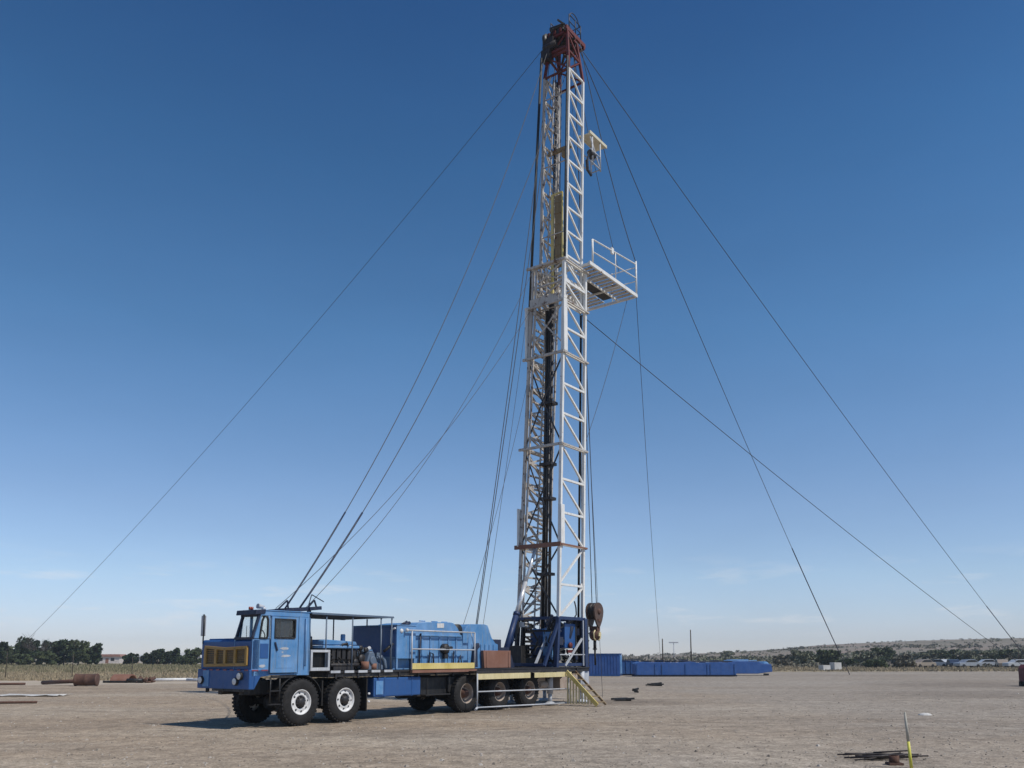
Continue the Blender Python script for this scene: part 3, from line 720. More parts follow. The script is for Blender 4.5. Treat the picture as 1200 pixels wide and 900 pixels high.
# girts round the back (cab) side, sticking out past the far legs
for z in (6.37, 10.56, 14.56, 16.89, 18.75):
    wd = .17 if z < 7 else .10
    q = MB().bar((xa(z) - .09, .0, z), (xa(z) - .09, yf(z) + .28, z), .09, wd)
    q.bar((xb(z) + .10, .02, z - .02), (xb(z) + .10, .2, z - .02), .06); q.bar((xb(z) + .10, yf(z) - .1, z - .02), (xb(z) + .10, yf(z) + .1, z - .02), .06)
    q.bar((xa(z) - .09, .0, z), (xb(z) + .14, .0, z), .05, .07); q.bar((xa(z) - .09, yf(z) + .16, z), (xb(z) + .14, yf(z) + .16, z), .05, .07)
    MBm(q, 'girt', M['rustbrown'] if z < 7 else M['greywhite'])
q = MB()
for z, zn in ((3.5, 6.3), (6.5, 10.4), (10.7, 14.4)):
    zm = (z + zn)/2
    q.bar((xa(zn), .15, zn), (xa(zm), 1.1, zm), .05); q.bar((xa(z), .15, z), (xa(zm), 1.1, zm), .05)
    q.bar((xa(zn), yf(zn), zn), (xa(zm), 1.1, zm), .045); q.bar((xa(z), yf(z), z), (xa(zm), 1.1, zm), .045)
MBm(q, 'back_bracing', M['steel'])
q = MB()
for z in (17.0, 17.8, 18.7):
    q.bar((xa(z), .15, z), (xa(z), yf(z), z), .07)
for z, zn in ((17.0, 17.8), (17.8, 18.7), (15.0, 16.8)):
    q.bar((xa(z), .15, z), (xa(zn), yf(zn), zn), .05); q.bar((xa(z), yf(z), z), (xa(zn), .15, zn), .05)
q.bar((xa(17), .3, 17.1), (xa(17), 1.8, 17.1), .22, .3)
MBm(q, 'collar_bracing', M['greywhite'])
q = MB()
for y in (.3, 1.9):
    q.bar((xa(1.5) + .1, y, 1.47), (xa(3.4) + .1, y, 3.4), .14); q.bar((xb(1.5) - .3, y, 1.47), (xb(3.4) - .3, y, 3.4), .12)
    for i in range(4): z = 1.55 + i*.46; q.bar((xa(z) + .1, y, z), (xb(z) - .3, y, z + (.44 if i % 2 else 0)), .07)
    for i in range(3): z = 1.6 + i*.6; q.bar((xb(z) - .3, y, z), (xa(z) + .1, y, z + .55), .06)
for z in (1.7, 2.3, 2.9): q.bar((xa(z) + .1, .3, z), (xa(z) + .1, 1.9, z), .07)
q.bar((xa(1.6) + .1, .4, 1.6), (xa(3.3) + .1, 1.8, 3.3), .06); q.bar((xa(1.6) + .1, 1.8, 1.6), (xa(3.3) + .1, .4, 3.3), .06)
MBm(q, 'lower_legs', M['black'])
q = MB()
for i in range(11): z = 1.6 + i*.17; q.box((12.45 - .02*i, 1.25, z), (12.75, 1.32, z + .06))
for x in (12.2, 12.55): q.bar((x, 1.7, 1.46), (x + .3, 1.8, 3.3), .09)
q.box((12.1, 1.35, 1.47), (12.7, 1.95, 2.3)); q.box((12.2, .75, 1.47), (12.8, 1.2, 1.8))
MBm(q, 'pipe_rack', M['black'])
MBm(MB().box((12.6, 1.5, 3.05), (12.85, 1.95, 3.25)), 'white_bracket', M['white'])
# telescoping cylinder and standpipes inside
q = MB(); q.tube((xa(2.0) + .78, 1.42, 1.5), (xa(17) + .62, 1.36, 16.9), .075, 14)
MBm(q, 'telescoping_cylinder', M['black'])
q = MB(); q.tube((xa(2.0) + .74, 1.05, 1.5), (xa(17.5) + .6, 1.1, 17.5), .06, 10); q.tube((xa(4) + .7, 1.22, 3.4), (xa(17.5) + .6, 1.22, 17.5), .045, 8)
for z in (5.2, 8.4, 9.9, 12.6): q.box((xa(z) + .5, .95, z), (xa(z) + .95, 1.55, z + .12))
MBm(q, 'standpipe', M['steel'])
q = MB(); q.tube((xb(3.4) + .0, .32, 3.4), (xb(16.8), .32, 16.8), .05, 8); MBm(q, 'mast_hose', M['black'])
q = MB(); q.tube((xa(16.9) - .05, yf(17) + .06, 17.0), (xau(28) - .12, yfu(28) + .08, 29.3), .06, 8); MBm(q, 'black_service_hose', M['black'])
q = MB(); q.tube((xau(17) - .14, .28, 17.0), (xau(28) - .12, .28, 28.8), .05, 8); MBm(q, 'rubber_hose', M['black'])
# upper section back bracing
q = MB()
for i in range(10):
    z, zn = zu[i], zu[i+1]
    q.bar((xau(z), ynu(z), z), (xau(z), yfu(z), z), .04) if i % 3 == 0 else None
    yy = (yfu(z), yfu(zn) - .35) if i % 2 else (yfu(z) - .35, yfu(zn))
    q.bar((xau(z), yy[0], z), (xau(zn), yy[1], zn), .045)
MBm(q, 'upper_bracing', M['greywhite'])
q = MB(); q.tube((xau(19) + .35, 1.28, 18.8), (xau(28) + .35, 1.22, 28.6), .03, 6); q.tube((xau(19) + .45, .95, 18.8), (xau(28) + .45, .98, 28.6), .02, 6)
q.tube((xau(17) + .9, yfu(20)-.1, 17), (xau(28) + .9, yfu(28)-.1, 28.6), .05, 8)
build_each(q, 'inner_pipe', M['steel'], mast, MO)
# belly basket
q = MB()
q.box((14.36, .74, 18.9), (14.42, 1.08, 22.3))
for i in range(7): q.box((14.34, .72, 18.95 + i*.5), (14.44, 1.10, 19.0 + i*.5))
bb = MBm(q, 'belly_basket', M['baskettan'])
q = MB(); q.bar((14.36, .70, 18.6), (14.40, .70, 22.4), .06); q.bar((14.30, 1.20, 17.6), (14.36, 1.20, 22.4), .10); q.bar((14.38, .68, 22.4), (14.38, 1.24, 22.4), .07)
q.build('basket_frame', M['yellow'], bb, MO)
# crown
cr = empty('crown', (0, 0, 0), 0, mast)
q = MB()
a, b, c, d = (xau(28.3), .30, 28.3), (xbu(28.3), .30, 28.3), (xau(28.3), yfu(28.3), 28.3), (xbu(28.3), yfu(28.3), 28.3)
A2, B2, C2, D2 = (14.62, .50, 30.35), (15.42, .50, 30.2), (14.75, 1.45, 30.5), (15.42, 1.45, 30.2)
for p, r_ in ((a, A2), (b, B2), (c, C2), (d, D2)): q.bar(p, r_, .11)
lerp = lambda p, r_, t: tuple(p[i] + (r_[i] - p[i])*t for i in range(3))
for (p, p2, r_, r2) in ((a, A2, b, B2), (c, C2, d, D2), (a, A2, c, C2), (b, B2, d, D2)):
    for t in (.0, .5, 1.):
        if (p is a and r_ is b and t == 0): continue
        q.bar(lerp(p, p2, t), lerp(r_, r2, t), .08)
    q.bar(lerp(p, p2, .0), lerp(r_, r2, .5), .06); q.bar(lerp(r_, r2, .5), lerp(p, p2, 1.), .06)
MBm(q, 'crown_frame', M['red'], cr)
q = MB()
for y in (.50, .82, 1.14, 1.45): q.box((14.5, y - .05, 30.42), (16.15, y + .05, 30.62))
for x in (14.55, 15.2, 16.0): q.box((x, .45, 30.30), (x + .1, 1.50, 30.42))
q.box((14.5, .55, 29.5), (14.8, 1.45, 29.62))
MBm(q, 'crown_beams', M['red'], cr)
q = MB(); q.box((14.4, 1.15, 29.7), (14.95, 1.72, 30.3)); q.box((14.3, 1.3, 29.2), (14.7, 1.75, 29.7)); q.tube((14.5, 1.0, 29.9), (14.5, 1.7, 29.9), .16, 12); q.box((14.75, .62, 30.0), (15.3, 1.38, 30.28))
rr = random.Random(3)
for k in range(26):
    p = Vector((rr.uniform(14.45, 15.4), rr.uniform(.6, 1.65), rr.uniform(29.5, 30.95))); q.bar(p, p + Vector((rr.uniform(-.35, .35), rr.uniform(-.3, .3), rr.uniform(-.3, .35))), rr.uniform(.04, .11))
q.tube((14.7, .7, 30.8), (14.7, 1.45, 30.9), .12, 12); q.tube((15.1, .9, 30.7), (15.1, .9, 31.1), .10, 12)
MBm(q, 'crown_winch', M['crownblack'], cr)
for x, y, z, r_ in ((14.95, .66, 30.5, .40), (14.95, .98, 30.5, .40), (14.95, 1.3, 30.5, .40), (15.85, .85, 30.5, .36), (15.85, 1.15, 30.5, .36), (14.65, 1.62, 30.35, .34)):
    q = MB(); q.lathe([(0, -.06), (r_, -.06), (r_, -.03), (r_ - .06, 0), (r_, .03), (r_, .06), (0, .06)], (x, y, z), 'y', 24)
    MBm(q, 'sheave', M['steel'], cr)
q = MB()
for x, y in ((14.75, .47), (15.3, .47), (15.75, .47), (14.75, 1.48), (15.75, 1.48)): q.tube((x, y, 30.6), (x, y, 31.3), .025)
for z in (30.95, 31.3):
    q.tube((14.75, .47, z), (15.75, .47, z), .022); q.tube((14.75, 1.48, z), (15.75, 1.48, z), .022); q.tube((15.75, .47, z), (15.75, 1.48, z), .022)
q.path([(15.2 + .4*math.cos(t), .47, 31.2 + .36*math.sin(t)) for t in [PI*i/10 for i in range(11)]], .022)
MBm(q, 'crown_railing', M['navy'], cr)
# racking board platform
rk = empty('racking_platform', (0, 0, 0), 0, mast)
RZ0 = 19.02
q = MB()
q.box((14.95, -.36, RZ0 - .1), (19.35, -.28, RZ0 + .06)); q.box((19.27, -.28, RZ0 - .1), (19.35, 2.42, RZ0 + .02)); q.box((14.95, 2.34, RZ0 - .1), (19.27, 2.42, RZ0 + .06)); q.box((14.95, -.28, RZ0 - .1), (15.03, 2.34, RZ0))
for x in (16.4, 17.9): q.box((x, -.28, RZ0 - .08), (x + .06, 2.34, RZ0 - .004))
q.box((15.03, .62, RZ0 - .09), (19.27, .68, RZ0 - .006))
MBm(q, 'platform_frame', M['white'], rk)
for y0, y1 in ((-.26, .6), (1.35, 2.32)):
    q = MB()
    for i in range(13): q.box((15.1 + i*.32, y0, RZ0 + .002), (15.29 + i*.32, y1, RZ0 + .04))
    MBm(q, 'platform_floor', M['greywhite'], rk)
q = MB(); q.box((16.5, .69, RZ0 + .01), (18.9, 1.28, RZ0 + .05)); MBm(q, 'monkey_board', M['black'], rk)
q = MB()
q.tube((15.25, -.32, RZ0 + .06), (15.25, -.32, 20.2), .045); q.tube((19.31, -.32, RZ0 + .02), (19.31, -.32, 20.75), .045)
q.tube((15.25, -.32, 20.2), (19.31, -.32, 20.6), .035); q.tube((15.25, -.32, 19.62), (19.31, -.32, 19.9), .03)
q.tube((17.3, -.32, RZ0 + .06), (17.3, -.32, 20.4), .025)
for z in (19.75, 20.45): q.tube((19.31, -.32, z), (19.31, 2.38, z), .025)
q.tube((19.31, 2.38, RZ0), (19.31, 2.38, 20.5), .035); q.tube((19.31, 1.0, RZ0), (19.31, 1.0, 20.5), .025)
q.box((16.9, -.36, 20.22), (17.1, -.28, 20.5))
MBm(q, 'platform_railing', M['white'], rk)
# small upper stabbing board
sb = empty('stabbing_board', (0, 0, 0), 0, mast)
q = MB(); q.box((15.62, -.06, 25.62), (17.15, .02, 25.76)); q.box((15.62, .5, 25.62), (17.1, .56, 25.72)); q.box((15.66, .02, 25.64), (17.1, .5, 25.68)); MBm(q, 'board_floor', M['creamfloor'], sb)
q = MB()
for x, y in ((15.9, 0), (16.6, 0), (16.6, .5), (15.9, .5)): q.tube((x, y, 24.2), (x, y, 25.6), .035)
for z in (24.3, 24.9): q.tube((15.7, 0, z), (16.6, 0, z), .03); q.tube((15.7, .5, z), (16.6, .5, z), .025); q.tube((16.6, 0, z), (16.6, .5, z), .025)
q.bar((15.7, 0, 25.5), (16.5, 0, 24.4), .05)
MBm(q, 'board_basket', M['pale'], sb)
q = MB(); q.tube((15.7, .05, 24.75), (16.15, .05, 24.75), .13, 12); q.box((15.8, .0, 24.5), (15.95, .12, 24.75)); q.bar((15.56, .1, 24.3), (15.62, .1, 23.8), .1); q.bar((15.6, .1, 23.85), (15.95, .1, 23.72), .09); q.bar((15.7, .05, 24.75), (15.58, .1, 24.3), .06); MBm(q, 'winch', M['steel'], sb)
q = MB(); q.bar((14.6, .3, 24.6), (14.6, 1.55, 24.6), .10, .18); q.box((14.5, .5, 24.2), (14.72, .8, 24.55)); MBm(q, 'upper_cross_beam', M['baskettan'], mast)

# ================================================================== TRAVELLING BLOCK
BX, BY = 17.2, 1.0
blk = empty('travelling_block', W(BX, BY, 3.7), RZ)
tag(blk, 'brown pear-shaped travelling block with hook, hanging on cables behind the derrick', 'pulley block')
prof = []
for i in range(24):
    a = 2*PI*i/24; r = .40 if math.sin(a) > -.2 else .40 - .05*(-math.sin(a))
    prof.append((BX + r*math.cos(a)*(1 if math.sin(a) > 0 else 1 - .35*(-math.sin(a))**2), 3.85 + (.40 if math.sin(a) > 0 else .72)*math.sin(a)))
MB().prism(prof, BY - .24, BY - .16).prism(prof, BY + .16, BY + .24).build('side_plate', M['block'], blk, (BX, BY, 3.7), bevel=.02)
q = MB()
for y in (-.08, .08): q.lathe([(0, -.06), (.37, -.06), (.37, -.03), (.31, 0), (.37, .03), (.37, .06), (0, .06)], (BX, BY + y, 3.87), 'y', 24)
q.build('sheave', M['steel'], blk, (BX, BY, 3.7))
q = MB(); q.lathe([(0, -.30), (.09, -.30), (.13, -.25), (.13, .25), (.09, .30), (0, .30)], (BX, BY, 3.85), 'y', 16); q.box((BX - .12, BY - .27, 3.4), (BX + .12, BY - .24, 3.52)); q.build('sheave_pin', M['rust'], blk, (BX, BY, 3.7))
q = MB(); q.lathe([(0, 3.02), (.16, 3.03), (.24, 2.95), (.25, 2.78), (.2, 2.66), (.12, 2.58), (0, 2.57)], (BX, BY, 0), 'z', 20); q.box((BX - .13, BY - .2, 3.0), (BX + .13, BY + .2, 3.2)); q.build('hook_body', M['rust'], blk, (BX, BY, 3.7))
q = MB()
for s in (-1, 1): q.path([(BX + s*.17, BY - .12, 3.02), (BX + s*.29, BY - .12, 2.9), (BX + s*.27, BY - .12, 2.68), (BX + s*.12, BY - .12, 2.58)], .03, 8)
q.box((BX - .1, BY - .27, 2.76), (BX + .1, BY - .2, 2.92)); q.build('hook_bail', M['paleyellow'], blk, (BX, BY, 3.7))
q = MB(); q.tube((BX, BY, 2.58), (BX, BY, 2.2), .07, 12); q.tube((BX, BY, 2.2), (BX + .02, BY, 1.5), .045, 10); q.lathe([(.09, -.03), (.1, 0), (.09, .03)], (BX, BY, 2.2), 'z', 12); q.build('hook_link', M['black'], blk, (BX, BY, 3.7))

# ================================================================== CABLES
def cable(name, pts_or, label, cat, sag=0., r=.012, group=None, n=26, thick=None, frame=True, fitting=None):
    p, q = pts_or
    P0 = W(*p) if frame else Vector(p); Q0 = q if isinstance(q, Vector) else W(*q)
    pts = [P0.lerp(Q0, i/n) - Vector((0, 0, 4*sag*(i/n)*(1 - i/n))) for i in range(n + 1)]
    o = MB().path([x - P0 for x in pts], r*.8, 6).build(name, M['cable'], None, loc=P0)
    tag(o, label, cat, group)
    if thick:   # rigid turnbuckle / guy bar at the lower end
        t0, t1, tr, tm = thick
        seg = [x - P0 for i, x in enumerate(pts) if t0 <= i/n <= t1]
        MB().path(seg, tr, 8).build('guy_bar', tm, o)
    return o
CR = (14.75, 1.45, 30.5); CRN = (15.42, .5, 30.3)
GW = 'guy wires bracing the derrick'
cable('guy_wire', (CR, Vector((-42.6, 70.1, .05))), 'long thin guy wire from the red crown down to the trees at far left', 'guy wire', 1.3, .014, GW, 40)
cable('guy_wire', (CRN, Vector((44.7, 72.8, .05))), 'long guy wire from the red crown down to the far right edge', 'guy wire', .6, .023, GW, 40, (.8, 1.0, .028, M['navy']))
cable('guy_wire', (CRN, Vector((35.2, 90.1, .05))), 'guy wire from the crown to the ground before the scrub, steepest on the right', 'guy wire', .7, .026, GW, 40, (.62, 1.0, .042, M['navy']))
cable('guy_wire', ((15.0, 2.35, RZ0 - .1), Vector((44.9, 73.4, .05))), 'guy wire from under the racking platform, sloping gently to the right', 'guy wire', .5, .024, GW, 40)
gl = [((-.40, .35, 3.14), CR, 2.1, 'guy wire from the half cab roof up to the crown, leftmost of the cab wires'),
      ((.10, .30, 3.22), CRN, 2.1, 'guy wire with dark bar, from the cab headrest up to the crown'),
      ((.30, 1.6, 3.25), (xa(16.9), yf(17), 16.9), .9, 'thin guy wire from the headrest to the derrick collar below the platform'),
      ((.45, .45, 3.25), (xa(19), yf(19), 18.75), 1.2, 'thin guy wire from the headrest to the upper derrick girt')]
for i, (p, q_, s, lb) in enumerate(gl):
    cable('guy_wire', (p, q_), lb, 'guy wire', s, .018 if i < 2 else .012, GW, 40, ((0., .16, .026, M['navy']) if i == 0 else (0., .15, .03, M['navy']) if i == 1 else None))
DL = 'winch lines along the derrick'
cable('winch_line', ((8.3, .6, 2.98), (14.9, 1.5, 30.6)), 'dark winch line from the rear drum housing up to the crown, outer of the pair', 'cable', .55, .020, DL)
cable('winch_line', ((8.55, .75, 2.98), (15.0, 1.2, 30.6)), 'dark winch line from the rear drum housing up to the crown, inner of the pair', 'cable', .35, .020, DL)
cable('winch_line', ((7.6, .6, 2.98), (xa(13), 1.9, 13.5)), 'thin line from the front drum housing up to the mid derrick', 'cable', .5, .011, DL)
cable('winch_line', ((9.3, 1.2, 2.3), (xa(16.9), 2.0, 16.9)), 'thin line rising close beside the derrick from the chain guard', 'cable', .3, .011, DL)
HL = 'hoisting lines to the travelling block'
cable('hoist_line', ((17.0, 1.0, 4.2), (15.9, .9, 30.4)), 'hoist line from the travelling block up past the platform to the crown, nearer the derrick', 'cable', 0, .022, HL)
cable('hoist_line', ((17.38, 1.0, 4.2), (16.15, 1.1, 30.4)), 'hoist line from the travelling block up to the crown, farther from the derrick', 'cable', 0, .022, HL)
cable('hoist_line', ((15.5, .6, 1.5), (15.4, .45, 18.9)), 'dark line hanging close to the white derrick leg down to the base', 'cable', 0, .022, HL)
cable('tugger_line', ((18.15, 1.2, .06), (16.1, 1.3, 30.4)), 'thin slack line hanging just right of the travelling block to the ground', 'cable', .0, .011)
cable('platform_stay', ((19.31, -.32, 20.7), (15.65, .45, 30.4)), 'stay cable from the crown to the outer corner post of the racking platform', 'cable', .7, .022, 'stays holding the racking platform')
cable('platform_stay', ((19.31, .6, 20.45), (15.7, .9, 30.4)), 'thin stay cable from the crown to the outer platform rail, behind the corner one', 'cable', .6, .016, 'stays holding the racking platform')
cable('platform_stay', ((19.31, .2, RZ0 - .1), (xb(11), .12, 10.8)), 'stay cable from the platform tip back under to the derrick leg', 'cable', .3, .014, 'stays holding the racking platform')
cable('escape_line', ((19.31, -.3, RZ0 - .1), Vector((14.6, 84.1, .05))), 'thin escape line dropping from the platform tip behind the blue tank', 'cable', 1.6, .016)

# ================================================================== STAIR
st = empty('access_stair', W(12.95, -.47, 0), RZ)
tag(st, 'yellow steel access stair leaning on the rear platform of the truck', 'stair')
so = (12.95, -.47, 0)
for x in (12.52, 13.16):
    MB().bar((x, -.50, 1.30), (x, -1.86, .06), .05, .15 if x < 13 else .08).build('stringer', M['yellow' if x < 13 else 'baskettan'], st, so)
for i in range(6):
    t = (i + .5)/6
    MB().box((12.55, -.50 - 1.36*t - .10, 1.30 - 1.24*t - .015), (13.13, -.50 - 1.36*t + .10, 1.30 - 1.24*t + .015)).build('tread', M['baskettan'], st, so)
m = MB()
for i in range(9): m.box((12.50, -.58 - .13*i, .08), (12.53, -.53 - .13*i, 1.12 - .106*i))
m.build('side_screen', M['paleyellow'], st, so)
# ================================================================== GROUND / SETTING
def sheet(name, pts, z, mat, kind='structure'):
    o = MB().add([(x, y, z) for x, y in pts], [tuple(range(len(pts)))]).build(name, mat); tag(o, kind=kind); return o
o = MB().add([(-1450, -150, -.012), (1450, -150, -.012), (1450, 1450, -.012), (-1450, 1450, -.012)], [(0, 1, 2, 3)]).build('ground', M['soil']); tag(o, kind='structure')
# gravel yard with a wandering edge
edge = []
re = random.Random(2)
ctl = [(-130, 57), (-60, 61), (-40, 64), (-25, 66.5), (-12, 74), (0, 88), (10, 99), (30, 108), (60, 112), (100, 118), (160, 125)]
for i in range(len(ctl) - 1):
    for k in range(14):
        t = k/14; edge.append((ctl[i][0] + (ctl[i+1][0] - ctl[i][0])*t, ctl[i][1] + (ctl[i+1][1] - ctl[i][1])*t + re.uniform(-.5, .5)))
sheet('gravel_yard', [(-130, -60), (160, -60)] + [(160, 125)] + edge[::-1], .0, M['gravel'])
sheet('sandy_verge', [(x, y - 7 + re.uniform(-1.3, 1.0)) for x, y in edge[:60]] + [(x, y + 5) for x, y in edge[:60]][::-1], .004, M['verge'])
# hills on the right and along the horizon
def hill_h(x, y):
    s = x / max(y, 1)
    def rg(a, b, v): return max(0, min(1, (v - a)/(b - a)))
    up = (.0015 + .0125*rg(.12, .36, s) + .009*rg(.30, .60, s)) if s > -.2 else .0015
    k = rg(170, 620, y); k = k*k*(3 - 2*k)
    w = .78 + .22*math.sin(x*.013 + 1.3)*math.cos(y*.008) + .10*math.sin(x*.041 + y*.02)
    return (up*1.0*640*w)*k + (1.2*k)
vs, fs = [], []
nx, ny = 110, 46
for j in range(ny):
    y = 170 + (900 - 170)*(j/(ny-1))**1.1
    for i in range(nx):
        s = -.35 + 1.35*i/(nx-1)
        x = s*y
        vs.append((x, y, -.05 + hill_h(x, y)*(1. if s > -.1 else max(0, (s + .3)/.2))))
for j in range(ny-1):
    for i in range(nx-1): a_ = j*nx + i; fs.append((a_, a_+1, a_+nx+1, a_+nx))
o = MB().add(vs, fs, True).build('hills', M['hill']); tag(o, kind='structure')

# loose stones on the yard (stuff)
m = MB(); rs = random.Random(5)
for i in range(5200):
    d = 11 + 34*rs.random()**1.7; x = rs.uniform(-.66, .66)*d; s = rs.uniform(.008, .026)*(1 + .8*(rs.random() < .06)); a = rs.random()*PI
    c, sn = math.cos(a), math.sin(a); e = rs.uniform(.6, 1.2)
    vs = [(-s, -s*e, 0), (s*1.1, -s*e*.8, 0), (s, s*e, 0), (-s*.9, s*e*.9, 0), (-s*.5, -s*.5*e, s*.9), (s*.6, -s*.4*e, s*.8), (s*.4, s*.5*e, s), (-s*.5, s*.4*e, s*.7)]
    m.add([(x + p[0]*c - p[1]*sn, d + p[0]*sn + p[1]*c, p[2] - .002) for p in vs], [(4,5,6,7),(0,1,5,4),(1,2,6,5),(2,3,7,6),(3,0,4,7)])
def stone_mat():
    mt, nt, b = _nt('loose_stone'); g = N(nt, 'ShaderNodeNewGeometry')
    nt.links.new(ramp(nt, g.outputs['Random Per Island'], [(0, (.17, .14, .11)), (.4, (.27, .225, .175)), (.8, (.33, .285, .235)), (1, (.44, .40, .35))]), b.inputs['Base Color'])
    b.inputs['Roughness'].default_value = .9; return mt
o = m.build('loose_gravel', stone_mat()); tag(o, kind='stuff', label='small loose stones scattered over the gravel yard', cat='gravel')

# grass strips (stuff)
def grass(name, n, zone, h0, h1, mat, seed, label, cat='grass'):
    q = MB(); r_ = random.Random(seed)
    for i in range(n):
        x, y = zone(r_); h = r_.uniform(h0, h1)
        for k in range(4):
            a = r_.random()*2*PI; w = .05*(y/70); lx, ly = r_.uniform(-.3, .3)*h, r_.uniform(-.3, .3)*h
            bx, by = x + r_.uniform(-.2, .2), y + r_.uniform(-.2, .2)
            q.add([(bx - w*math.cos(a), by - w*math.sin(a), -.02), (bx + w*math.cos(a), by + w*math.sin(a), -.02), (bx + lx, by + ly, h)], [(0, 1, 2)])
    o = q.build(name, mat); tag(o, label, cat, kind='stuff'); return o
def eyx(x): # yard edge
    for i in range(len(ctl)-1):
        if ctl[i][0] <= x <= ctl[i+1][0]: return ctl[i][1] + (ctl[i+1][1] - ctl[i][1])*(x - ctl[i][0])/(ctl[i+1][0] - ctl[i][0])
    return 120
def z1(r_):
    while True:
        y = 68 + 70*r_.random()**1.3; x = r_.uniform(-.68, -.02)*y
        if y > eyx(x) + 3.5: return x, y
def z2(r_):
    y = 95 + 110*r_.random(); return r_.uniform(-.68, .0)*y, y
grass('dry_grass', 14000, z1, .08, .30, M['drygrass'], 1, 'dry tan grass growing beyond the left edge of the yard')
grass('green_weeds', 9000, z2, .12, .55, M['greengrass'], 2, 'green weeds growing in front of the far left trees', 'weeds')
def z3(r_):
    y = 112 + 60*r_.random(); return r_.uniform(.12, .66)*y, y
grass('pale_weeds', 4500, z3, .08, .32, M['drygrass'], 3, 'low dry weeds beyond the right edge of the yard', 'weeds')

# leaf clumps
def leaves(q, c, rx, rz, n, s, r_):
    for i in range(n):
        while True:
            p = Vector((r_.uniform(-1, 1), r_.uniform(-1, 1), r_.uniform(-1, 1)))
            if .25 < p.length < 1: break
        p = Vector((p.x*rx, p.y*rx, p.z*rz)) + Vector(c)
        d = Vector((r_.gauss(0, 1), r_.gauss(0, 1), r_.gauss(0, 1))).normalized(); u = d.orthogonal().normalized(); w = d.cross(u); k = s*r_.uniform(.6, 1.4)
        q.add([p - u*k, p + w*k*.6, p + u*k, p - w*k*.6], [(0, 1, 2, 3)])
def tree(name, x, y, h, w, mat, seed, label, group, cat='tree', sparse=1., bare=False, z0=0, leaf=.3):
    r_ = random.Random(seed); e = empty(name, (x, y, z0)); tag(e, label, cat, group)
    t = MB(); c = MB(); tips = []
    t.tube((0, 0, -.1), (0, 0, h*.35), h*.03, 8, h*.02)
    for i in range(9 if not bare else 14):
        a = r_.random()*2*PI; el = r_.uniform(.35, 1.3); L = h*r_.uniform(.3, .55)
        b = Vector((0, 0, h*r_.uniform(.15, .4))); tip = b + Vector((math.cos(a)*math.cos(el)*w/h*1.1, math.sin(a)*math.cos(el)*w/h*1.1, math.sin(el)))*L
        tip.z = min(tip.z, h*.93); t.tube(b, tip, h*.012, 6, h*.004); tips.append(tip)
        for k in range(4 if not bare else 9):
            tp = tip + Vector((r_.uniform(-1, 1), r_.uniform(-1, 1), r_.uniform(.0, 1.1)))*h*(.10 if not bare else .2); t.tube(b.lerp(tip, r_.uniform(.5, 1)), tp, h*.005, 4, h*.0015); tips.append(tp)
    cl = int(26*sparse)
    for i in range(cl):
        if bare and i > 8: break
        a = r_.random()*2*PI; rr_ = math.sqrt(r_.random())*w*.42; zz = h*(.14 + .70*r_.random())
        prof_ = math.sin(PI*min(.98, max(.08, (zz/h)*.80 + .12)))**.6
        cx, cy = math.cos(a)*rr_*prof_, math.sin(a)*rr_*prof_
        if bare: zz *= .55
        leaves(c, (cx, cy, zz), w*r_.uniform(.10, .19), h*r_.uniform(.07, .15), int(70*sparse), leaf, r_)
    for tp in (tips[:14] if not bare else []): leaves(c, tp, w*.09, h*.07, 14, leaf*.9, r_)
    t.build('trunk', M['bark'], e); c.build('crown', mat, e)
    return e
TG = 'trees behind the left field'
def px(p, Y): return (p - 600)/1000*Y
left_trees = [(-2, 190, 4.6, 3.6, 'leafdark', 'dark tree at the left picture edge behind the field'), (7, 186, 4.9, 2.6, 'leafdark', 'narrow dark tree second from the left edge behind the field'),
 (20, 190, 4.3, 3.6, 'leafmid', 'low olive tree left of the bare twiggy tree'), (36, 182, 5.9, 5.0, 'leafdark', 'tall dark tree with twiggy top in the left tree row'),
 (50, 180, 6.2, 5.0, 'bare', 'bare-branched grey tree in the middle of the left tree row'), (66, 186, 5.3, 5.0, 'leafdark', 'rounded dark tree right of the bare-branched tree'),
 (80, 186, 5.1, 4.6, 'leafdark', 'dark tree between the rounded one and the big crown in the left row'), (97, 182, 5.2, 5.6, 'leafmid', 'big broad olive-centred tree near the right end of the left row'),
 (112, 184, 4.6, 4.0, 'leafdark', 'dark tree at the right end of the left tree row'), (60, 176, 2.6, 4.2, 'leafmid', 'low olive bush below the bare-branched tree'), (28, 172, 2.0, 4.5, 'leafmid', 'low olive bush in front of the left tree row'),
 (158, 200, 2.9, 3.2, 'leafdark', 'small round dark bush right of the terracotta-roofed house'), (179, 196, 2.8, 2.6, 'leafdark', 'small dark tree, leftmost of the cluster beside the truck hood'), (189, 194, 4.2, 3.6, 'leafdark', 'taller dark tree in the cluster left of the truck hood'),
 (199, 196, 3.6, 3.0, 'leafdark', 'middle dark tree in the cluster left of the truck hood'), (209, 194, 4.4, 2.4, 'leafdark', 'pointed dark tree at the right of the cluster left of the hood'), (231, 190, 4.6, 4.0, 'leafmid', 'grey-green tree directly behind the truck grille corner'),
 (219, 186, 1.9, 3.0, 'leafmid', 'low green shrub before the white-roofed shed')]
for i, (p, Y, h, w, mt, lb) in enumerate(left_trees):
    tree('tree' if h > 3 else 'bush', px(p, Y), Y, h*(1. if i < 11 else .8) + .6, w*1.12, M['leafdark'] if mt == 'bare' else M[mt], 100 + i, lb, TG, 'tree' if h > 3 else 'bush', bare=(mt == 'bare'), sparse=1.1)
